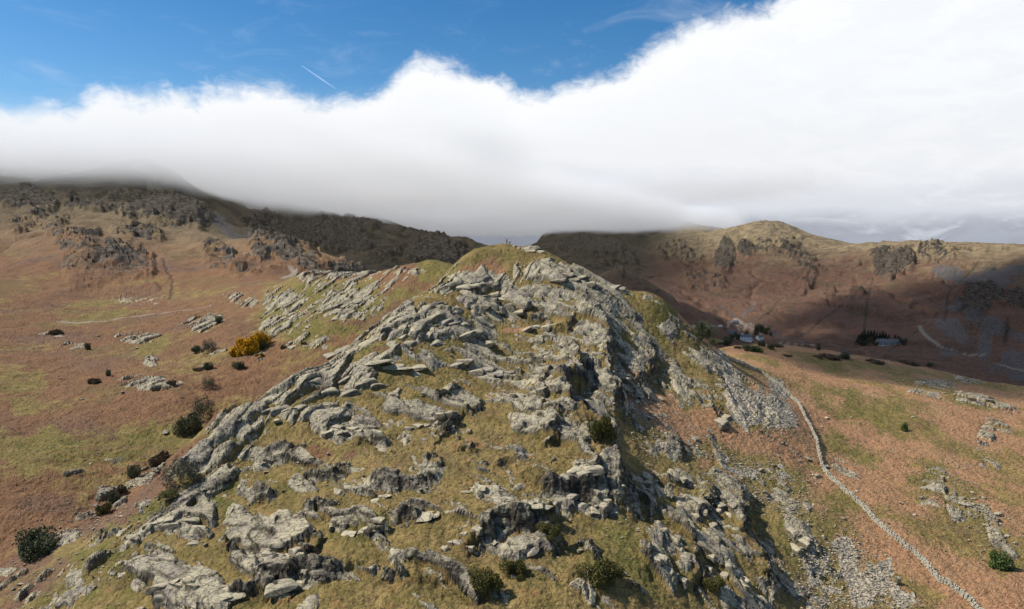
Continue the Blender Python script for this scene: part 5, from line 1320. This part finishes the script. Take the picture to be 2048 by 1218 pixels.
for nm_, mt, ls in (('foliage', M_JUN, 500), ('flowers', M_YEL, 300)):
    v, f = leaf_cloud(60, ls, 0.09, 'dome', 5, 0.7); link(nm_, build_mesh(nm_, v, f, mt), g2, None, None, (1.6, 1.6, 1.5))['kind'] = 'stuff'
# the field
fr = 'bushes at the top of the field'
shrub(2006, 1134, 46, 34, 'green', 'bright green bush alone on orange bracken at the right edge')
shrub(1806, 860, 18, 15, 'green', 'small lone green bush in the middle of the orange field')
shrub(1400, 680, 28, 30, 'holly', 'dark tree rising behind the right skyline of the ridge', 'tree', None, 195)
for px, py, w_, h_, kd, lb in [(1425, 690, 26, 10, 'holly', 'dark bush at the left end of the row above the field'), (1452, 691, 20, 10, 'holly', 'second bush of the row above the field from the left'),
  (1476, 697, 14, 8, 'dry', 'brown bush leading the scattered group above the field'), (1497, 701, 24, 10, 'holly', 'wide dark bush in the scattered group above the field'), (1519, 704, 24, 11, 'green', 'greenish bush, lowest of the scattered group above the field'),
  (1525, 693, 12, 9, 'holly', 'small upright bush in the scattered group above the field'), (1543, 700, 14, 10, 'holly', 'dark bush on the right of the scattered group'), (1552, 693, 20, 8, 'dry', 'brown bush at the right end of the scattered group'),
  (1637, 700, 10, 12, 'holly', 'single upright bush on the far rim of the field'), (1579, 713, 12, 6, 'dry', 'low bush, right one of two on the pale grass'), (1569, 712, 7, 5, 'dry', 'tiny bush, left one of two on the pale grass'),
  (1636, 716, 22, 8, 'dry', 'left end of the long dark thicket on the field'), (1655, 717, 34, 14, 'dry', 'tallest part of the long dark thicket on the field'), (1673, 718, 30, 10, 'dry', 'low middle of the long dark thicket on the field'), (1691, 717, 22, 11, 'holly', 'right end of the long dark thicket on the field'),
  (1740, 722, 20, 6, 'dry', 'flat brown bush left of the lone dark clump'), (1754, 727, 28, 11, 'dry', 'dark heathery clump right of the long thicket'), (1812, 727, 26, 12, 'dry', 'dark clump near the shaded rim of the field, left part'), (1826, 731, 22, 9, 'dry', 'dark clump near the shaded rim of the field, right part'),
  (1860, 733, 14, 6, 'holly', 'small bush close to the shaded rim of the field'), (1942, 800, 16, 7, 'dry', 'brown bush above grey rocks on the shaded right of the field'), (1982, 806, 14, 6, 'dry', 'second brown bush above the shaded rocks at right')]:
    shrub(px, py, w_, h_, kd, lb, group=fr, dmin=150)
# trees in the valley
vt = 'trees in the valley'
firs = [(1717, 688, 9, 17), (1722, 686, 8, 20), (1728, 686, 9, 25), (1735, 684, 8, 20), (1741, 684, 8, 19), (1747, 684, 8, 21), (1753, 683, 7, 17), (1759, 682, 7, 16), (1765, 682, 7, 18), (1771, 682, 7, 17), (1777, 681, 6, 12), (1790, 681, 7, 12), (1796, 682, 7, 10)]
for k, (px, py, w_, h_) in enumerate(firs):
    fi = ['', 'second conifer from the left end of the plantation by the terrace', '', 'conifer just right of the tallest one in the plantation', 'fifth conifer of the plantation counted from its left end', 'middle conifer of the plantation by the terrace', 'conifer just right of the middle of the plantation', 'conifer above the left gable of the terrace', 'conifer above the left part of the terrace roof', 'conifer above the middle of the terrace roof', 'short conifer above the terrace roof, right of the middle', 'conifer left of the last short one behind the terrace', ''][k]
    lb = {0: 'dark conifer at the left end of the plantation by the terrace', 2: 'tallest dark conifer of the plantation by the terrace', 12: 'short conifer at the right end of the plantation behind the terrace'}.get(k, fi)
    shrub(px, py, w_ * 1.4, h_, 'fir', lb, 'tree', vt, 500, k)
for px, py, w_, h_, lb in [(1724, 692, 16, 11, 'rounded dark tree in front of the left conifers'), (1738, 692, 15, 10, 'rounded tree in front of the middle conifers'), (1750, 692, 13, 9, 'rounded tree left of the terrace end'), (1805, 692, 16, 13, 'round dark tree at the right end of the terrace'),
  (1513, 672, 16, 20, 'tall broad tree behind the small white cottage'), (1522, 668, 14, 16, 'broad tree right of the tall one behind the small cottage'), (1533, 670, 14, 12, 'rounded tree right of the small white cottage'), (1541, 673, 8, 8, 'small tree nearest the river'),
  (1474, 680, 12, 14, 'dark tree at the left gable of the white farmhouse'), (1463, 681, 16, 9, 'green tree left of the white farmhouse'), (1452, 683, 14, 6, 'low hedge tree at the far left of the farm'), (1493, 672, 6, 11, 'narrow dark tree behind the white farmhouse'), (1505, 678, 10, 5, 'low bush between the two white houses')]:
    shrub(px, py, w_ * .85, h_ * .85, 'tree', lb, 'tree', vt, 500)
print('plants', round(time.time() - T0, 1))

# ------------------------------------------------------------------ buildings
M_WHITE = simple_mat('whitewash', (0.80, 0.79, 0.76), 0.9, 0.04, 0.5)
M_SLATE = simple_mat('slate_roof', (0.10, 0.105, 0.12), 0.7, 0.25, 0.8)
M_STONE = simple_mat('grey_stone', (0.24, 0.23, 0.22), 0.95, 0.25, 1.2)
M_GLASS = simple_mat('window_glass', (0.03, 0.035, 0.04), 0.2, 0.1, 1.0, 0.5)
M_DOOR = simple_mat('door_paint', (0.05, 0.07, 0.06), 0.6, 0.1)
def boxm(name, cx, cy, cz, sx_, sy_, sz_, mat, parent):
    bm = bmesh.new(); bmesh.ops.create_cube(bm, size=1)
    for v in bm.verts: v.co = Vector((v.co.x * sx_ + cx, v.co.y * sy_ + cy, v.co.z * sz_ + cz))
    me = bpy.data.meshes.new(name); bm.to_mesh(me); bm.free(); me.materials.append(mat)
    return link(name, me, parent)
def house(px, py, L, Wd, Hh, rise, rz, label, wall, nwin, chims, dmin=500, storeys=2, name='farmhouse', doors=(0,)):
    p = spot(px, py, dmin)
    r = empty(name, p, rz); tag(r, label, 'house', 'houses in the valley')
    # walls with gables
    x, y = L / 2, Wd / 2
    v = np.array([(-x, -y, -2), (x, -y, -2), (x, y, -2), (-x, y, -2), (-x, -y, Hh), (x, -y, Hh), (x, y, Hh), (-x, y, Hh), (-x, 0, Hh + rise), (x, 0, Hh + rise)], float)
    me = bpy.data.meshes.new('wall'); me.from_pydata([tuple(q) for q in v], [], [(0, 1, 5, 4), (2, 3, 7, 6), (1, 2, 6, 9, 5), (3, 0, 4, 8, 7)]); me.materials.append(wall); link('wall', me, r)
    e = 0.35
    me = bpy.data.meshes.new('roof')
    rv = [(-x - e, -y - e, Hh - .25), (x + e, -y - e, Hh - .25), (x + e, 0, Hh + rise + .1), (-x - e, 0, Hh + rise + .1), (-x - e, y + e, Hh - .25), (x + e, y + e, Hh - .25)]
    rv += [(a, b, c + .22) for a, b, c in rv]
    me.from_pydata(rv, [], [(0, 1, 2, 3), (3, 2, 5, 4), (6, 9, 8, 7), (9, 10, 11, 8), (0, 6, 7, 1), (4, 5, 11, 10), (0, 3, 9, 6), (3, 4, 10, 9), (1, 7, 8, 2), (2, 8, 11, 5)])
    me.materials.append(M_SLATE); rf = link('roof', me, r)
    for c in chims:
        boxm('chimney', c * x, 0, Hh + rise + 0.6, 1.1, 0.9, 2.0, wall, rf)
    for s_ in range(storeys):
        for k in range(nwin):
            wx = (k + 0.5) / nwin * L - x
            if s_ == 0 and k in doors:
                boxm('door', wx, -y - 0.03, 1.05, 1.0, 0.1, 2.1, M_DOOR, r); continue
            f = boxm('window', wx, -y - 0.02, 1.6 + s_ * 2.6, 1.15, 0.14, 1.3, M_WHITE if wall is not M_WHITE else M_STONE, r)
            boxm('pane', wx, -y - 0.08, 1.6 + s_ * 2.6, 0.9, 0.08, 1.05, M_GLASS, f)
    return r
house(1489, 682, 17, 7, 5.2, 2.4, R(-12), 'white farmhouse with grey roof and chimneys in the valley', M_WHITE, 5, (-0.92, -0.3, 0.92), doors=(2,))
house(1504, 681, 4.2, 4.0, 2.4, 1.0, R(-10), 'low white outbuilding joined to the right of the farmhouse', M_WHITE, 2, (), storeys=1, name='outbuilding', doors=(1,))
house(1519, 679, 9, 6.5, 3.6, 3.0, R(25), 'small white gabled cottage beneath the broad trees', M_WHITE, 3, (0.8,), doors=(1,), name='cottage', storeys=1)
house(1470, 648, 11, 8, 3.6, 1.8, R(-5), 'grey stone quarry building at the track junction', M_STONE, 4, (), doors=(0,), name='quarry_building', storeys=1)
house(1456, 664, 16, 4, 2.0, 0.8, R(-6), 'long low ruined stone shed between the tracks', M_STONE, 4, (), doors=(1,), name='stone_shed', storeys=1)
tr_ = house(1776, 690, 30, 7.5, 4.6, 2.4, R(-5), 'long grey terrace of stone cottages below the conifers', M_STONE, 16, (-.95, -.7, -.45, -.2, .05, .3, .55, .8, .95), doors=(1, 5, 9, 13), name='terrace')
p = spot(1441, 654, 500)
hut = empty('white_van', p, R(10)); tag(hut, 'small white van parked beside the quarry track', 'van')
def prism(name, prof, w_, mat, parent):
    n_ = len(prof); vv = [(x, -w_ / 2, z) for x, z in prof] + [(x, w_ / 2, z) for x, z in prof]
    ff = [tuple(range(n_)), tuple(range(2 * n_ - 1, n_ - 1, -1))] + [(i, i + n_, (i + 1) % n_ + n_, (i + 1) % n_) for i in range(n_)]
    me = bpy.data.meshes.new(name); me.from_pydata(vv, [], ff); me.materials.append(mat); return link(name, me, parent)
prism('body', [(-2.6, .45), (2.6, .45), (2.6, 1.2), (1.9, 1.45), (1.3, 2.3), (-2.6, 2.35)], 2.0, M_WHITE, hut)
prism('windscreen', [(1.93, 1.47), (1.37, 2.2), (1.33, 2.18), (1.89, 1.45)], 1.7, M_GLASS, hut)
for wx in (-1.7, 1.7):
    for wy in (-.95, .95):
        bm = bmesh.new(); bmesh.ops.create_cone(bm, cap_ends=True, segments=14, radius1=.42, radius2=.42, depth=.25, matrix=Matrix.Translation((wx, wy, .42)) @ Matrix.Rotation(math.pi / 2, 4, 'X'))
        me = bpy.data.meshes.new('wheel'); bm.to_mesh(me); bm.free(); me.materials.append(M_GLASS); link('wheel', me, hut)
# garden wall of the terrace
p = spot(1768, 692, 500); gw = empty('garden_wall', p, R(-4)); tag(gw, 'low pale garden wall in front of the terrace', 'wall')
boxm('wall_run', 0, -3, 0.5, 26, .5, 1.8, simple_mat('pale_render', (.55, .54, .5)), gw); boxm('coping', 0, -3, 1.46, 26.2, .7, .14, M_STONE, gw)

# ------------------------------------------------------------------ the two walkers on the summit
def person(loc, rz, h, label, jacket, trousers, hair, lean=0.0, arm=0.0):
    k = h / 1.75
    J = {'pel': (0, 0, .95), 'belly': (0, 0, 1.08), 'chest': (0, .01, 1.30), 'neckb': (0, 0, 1.46), 'neck': (0, .0, 1.53), 'head': (0, .02, 1.62), 'crown': (0, .01, 1.70),
         'nose': (0, .105, 1.61)}
    pairs = [('pel', 'belly', ), ('belly', 'chest'), ('chest', 'neckb'), ('neckb', 'neck'), ('neck', 'head'), ('head', 'crown'), ('head', 'nose')]
    rad = {'pel': .13, 'belly': .125, 'chest': .15, 'neckb': .075, 'neck': .052, 'head': .088, 'crown': .07, 'nose': .018}
    for s_, nm_ in ((-1, 'l'), (1, 'r')):
        J.update({'sh' + nm_: (s_ * .18, 0, 1.40), 'el' + nm_: (s_ * (.25 + arm * .08), .02, 1.13), 'wr' + nm_: (s_ * (.24 - arm * .1), .08 + arm * .16, .90 + arm * .15), 'ha' + nm_: (s_ * (.235 - arm * .12), .10 + arm * .2, .82 + arm * .2),
                  'hip' + nm_: (s_ * .09, 0, .90), 'kn' + nm_: (s_ * .105, .02 * s_, .50), 'an' + nm_: (s_ * .11, -.01 + .05 * s_, .09), 'to' + nm_: (s_ * .125, .13 + .05 * s_, .035)})
        rad.update({'sh' + nm_: .065, 'el' + nm_: .046, 'wr' + nm_: .034, 'ha' + nm_: .036, 'hip' + nm_: .105, 'kn' + nm_: .066, 'an' + nm_: .045, 'to' + nm_: .038})
        pairs += [('neckb', 'sh' + nm_), ('sh' + nm_, 'el' + nm_), ('el' + nm_, 'wr' + nm_), ('wr' + nm_, 'ha' + nm_), ('pel', 'hip' + nm_), ('hip' + nm_, 'kn' + nm_), ('kn' + nm_, 'an' + nm_), ('an' + nm_, 'to' + nm_)]
        for q in range(5):
            a = (q - 1.5) * .022; ln = (.05, .075, .082, .075, .058)[q]
            if q == 0: d = (-s_ * .02, .045, -.03)
            else: d = (s_ * .004, a, -ln)
            hx_, hy_, hz_ = J['ha' + nm_]
            J[f'f{q}{nm_}'] = (hx_ + d[0], hy_ + d[1], hz_ + d[2]); rad[f'f{q}{nm_}'] = .009; pairs.append(('ha' + nm_, f'f{q}{nm_}'))
    keys = list(J)
    def grow(name, keep, extra, mat, parent):
        ks = [q for q in keys if q in keep] if keep else keys
        me = bpy.data.meshes.new(name)
        me.from_pydata([tuple(c * k for c in J[q]) for q in ks], [(ks.index(a), ks.index(b)) for a, b in [pp[:2] for pp in pairs] if a in ks and b in ks], [])
        o = link(name, me, parent)
        md = o.modifiers.new('skin', 'SKIN')
        for i, q in enumerate(ks):
            sv = me.skin_vertices[0].data[i]; r_ = (rad[q] + extra) * k; sv.radius = (r_, r_)
        me.skin_vertices[0].data[0].use_root = True
        sb = o.modifiers.new('sub', 'SUBSURF'); sb.levels = 2; sb.render_levels = 2
        dg = bpy.context.evaluated_depsgraph_get(); ev = o.evaluated_get(dg); nme = bpy.data.meshes.new_from_object(ev)
        nme.name = name; o.modifiers.clear(); o.data = nme; nme.materials.clear(); nme.materials.append(mat)
        for p_ in nme.polygons: p_.use_smooth = True
        return o
    r = empty('person', loc, rz); tag(r, label, 'person', 'walkers on the summit')
    grow('body', None, 0, simple_mat('skin', (.48, .29, .21), .6, .06), r)
    grow('jacket', {'pel', 'belly', 'chest', 'neckb', 'shl', 'shr', 'ell', 'elr', 'wrl', 'wrr'}, .022, jacket, r)
    grow('trousers', {'pel', 'hipl', 'hipr', 'knl', 'knr', 'anl', 'anr'}, .014, trousers, r)
    for s_, nm_ in ((-1, 'l'), (1, 'r')):
        a = J['an' + nm_]; boxm('boot', a[0] * k, (a[1] + .06) * k, .05 * k, .11 * k, .29 * k, .12 * k, M_DOOR, r)
    bm = bmesh.new(); bmesh.ops.create_icosphere(bm, subdivisions=2, radius=.108 * k)
    bmesh.ops.delete(bm, geom=[v for v in bm.verts if v.co.z < -.02 * k and v.co.y > 0], context='VERTS')
    for v in bm.verts: v.co += Vector((0, -.012 * k, 1.665 * k))
    me = bpy.data.meshes.new('hair'); bm.to_mesh(me); bm.free(); me.materials.append(hair); link('hair', me, r)
    return r
p1 = spot(1013, 487.5); p2 = spot(1019.5, 488)
D_s = 218.5
for i, (px, hh_, lb, jc, tc_, hr, rz_) in enumerate([(1013.5, 1.78, 'walker in a pink red jacket and grey trousers standing on the summit', (.62, .17, .15), (.10, .08, .09), (.10, .06, .04), R(200)),
                                 (1019.5, 1.66, 'walker in a white top and black trousers standing on the summit', (.85, .85, .86), (.015, .015, .018), (.08, .05, .03), R(170))]):
    x = (px - 1024) / FPX * D_s
    # the highest ground on the line of the crest
    cand = [(zat(x * q / D_s, q), q) for q in np.arange(212, 226, .5)]
    zc, q = max((c_[0] / c_[1], c_[1]) for c_ in cand)
    person((x, q, zat(x, q) - .02), rz_, hh_, lb, simple_mat('jacket', jc, .8, .05), simple_mat('trousers', tc_, .9, .05), simple_mat('hair', hr, .8, .1), arm=1.0 - i)

# ------------------------------------------------------------------ a short contrail high in the blue
c0 = pix_dir(603, 131)[2] * 9000; c1_ = pix_dir(672, 178)[2] * 9000
n_ = 30; V = []; Fc = []
dv = (c1_ - c0).normalized(); u_ = dv.cross(Vector((0, 0, 1))).normalized(); w2_ = dv.cross(u_)
for i in range(n_ + 1):
    f_ = i / n_; c = c0.lerp(c1_, f_); r_ = 1.5 + 4.5 * math.sin(math.pi * min(f_ * 0.9 + .06, 1))
    for q in range(8):
        a = q * math.pi / 4; V.append(c + (u_ * math.cos(a) + w2_ * math.sin(a)) * r_)
for i in range(n_):
    for q in range(8): Fc.append((i * 8 + q, i * 8 + (q + 1) % 8, (i + 1) * 8 + (q + 1) % 8, (i + 1) * 8 + q))
me = bpy.data.meshes.new('contrail'); me.from_pydata([tuple(v) for v in V], [], Fc)
M_TRAIL = bpy.data.materials.new('ice_trail'); M_TRAIL.use_nodes = True; t = NT(M_TRAIL.node_tree); t.n.clear()
df0 = t.node('ShaderNodeBsdfDiffuse'); df0.inputs[0].default_value = (.95, .95, .96, 1); df1 = t.node('ShaderNodeBsdfTranslucent'); df1.inputs[0].default_value = (.98, .98, 1, 1); df = t.node('ShaderNodeAddShader'); t.l.new(df0.outputs[0], df.inputs[0]); t.l.new(df1.outputs[0], df.inputs[1]); tp = t.node('ShaderNodeBsdfTransparent'); mx = t.node('ShaderNodeMixShader'); mx.inputs[0].default_value = .14
t.l.new(tp.outputs[0], mx.inputs[1]); t.l.new(df.outputs[0], mx.inputs[2]); oo = t.node('ShaderNodeOutputMaterial'); t.l.new(mx.outputs[0], oo.inputs[0])
me.materials.append(M_TRAIL)
tag(link('contrail', me), 'thin white aircraft trail slanting down across the blue sky', 'contrail')

# ------------------------------------------------------------------ labels of the boulders: which side of which landmark
import re
def short(l): return re.split(r' with | in the | at the | at | above | on | below | beside | left of | right of | lying | perched | dipping | rising | standing | just | overhanging | clinging | squeezed | under | alone | covered |,', l)[0]
LMK = [(o.location.x, o.location.y, 'the ' + short(o['label'])) for o in COL.objects if o.name.startswith('rock_outcrop')]
LMK += [(a, b, 'the ' + short(l)) for a, b, l in LM if b < 330]
for s_ in np.arange(10, Lw[-1], 14.0):
    x, y, _, _ = wall_pt(s_); LMK.append((x, y, 'the dry stone wall'))
LA = np.array([(a, b) for a, b, _ in LMK])
seen = {}
for o in list(COL.objects):
    if not o.name.startswith('boulder') or 'group' not in o.keys(): continue
    x, y = o.location.x, o.location.y
    d = np.hypot(LA[:, 0] - x, (LA[:, 1] - y)); i = int(d.argmin()); dx, dy = x - LA[i, 0], y - LA[i, 1]
    side = ('right of' if dx > 0 else 'left of') if abs(dx) > abs(dy) * 0.7 else ('behind' if dy > 0 else 'in front of')
    s_ = max(o.scale); size = 'big' if s_ > .75 else ('middling' if s_ > .45 else 'small')
    dist = 'close ' if d[i] < 5 else ('some way ' if d[i] > 14 else '')
    flat = 'flat ' if o.scale.z / o.scale.x < .5 else ('blocky ' if o.scale.z / o.scale.x > .66 else '')
    words = f"{size} {flat}boulder {dist}{side} {LMK[i][2]}"
    o['label'] = ' '.join(words.split()[:16])
from collections import defaultdict
dups = defaultdict(list)
for o in COL.objects:
    if o.name.startswith('boulder') and 'label' in o.keys(): dups[o['label']].append(o)
words_ = ['leftmost', 'second from left', 'third from left', 'fourth from left', 'fifth from left', 'sixth from left', 'seventh from left', 'eighth from left']
for lb, os_ in dups.items():
    if len(os_) < 2: continue
    os_.sort(key=lambda o: o.location.x / o.location.y)
    for k, o in enumerate(os_):
        extra = (('left one of two' if k == 0 else 'right one of two') if len(os_) == 2 else (words_[k] if k < len(os_) - 1 else 'rightmost'))
        o['label'] = ' '.join((lb + ', ' + extra).split()[:16])
print('done', round(time.time() - T0, 1), 'tris', sum(len(me.loops) - 2 * len(me.polygons) for me in bpy.data.meshes))
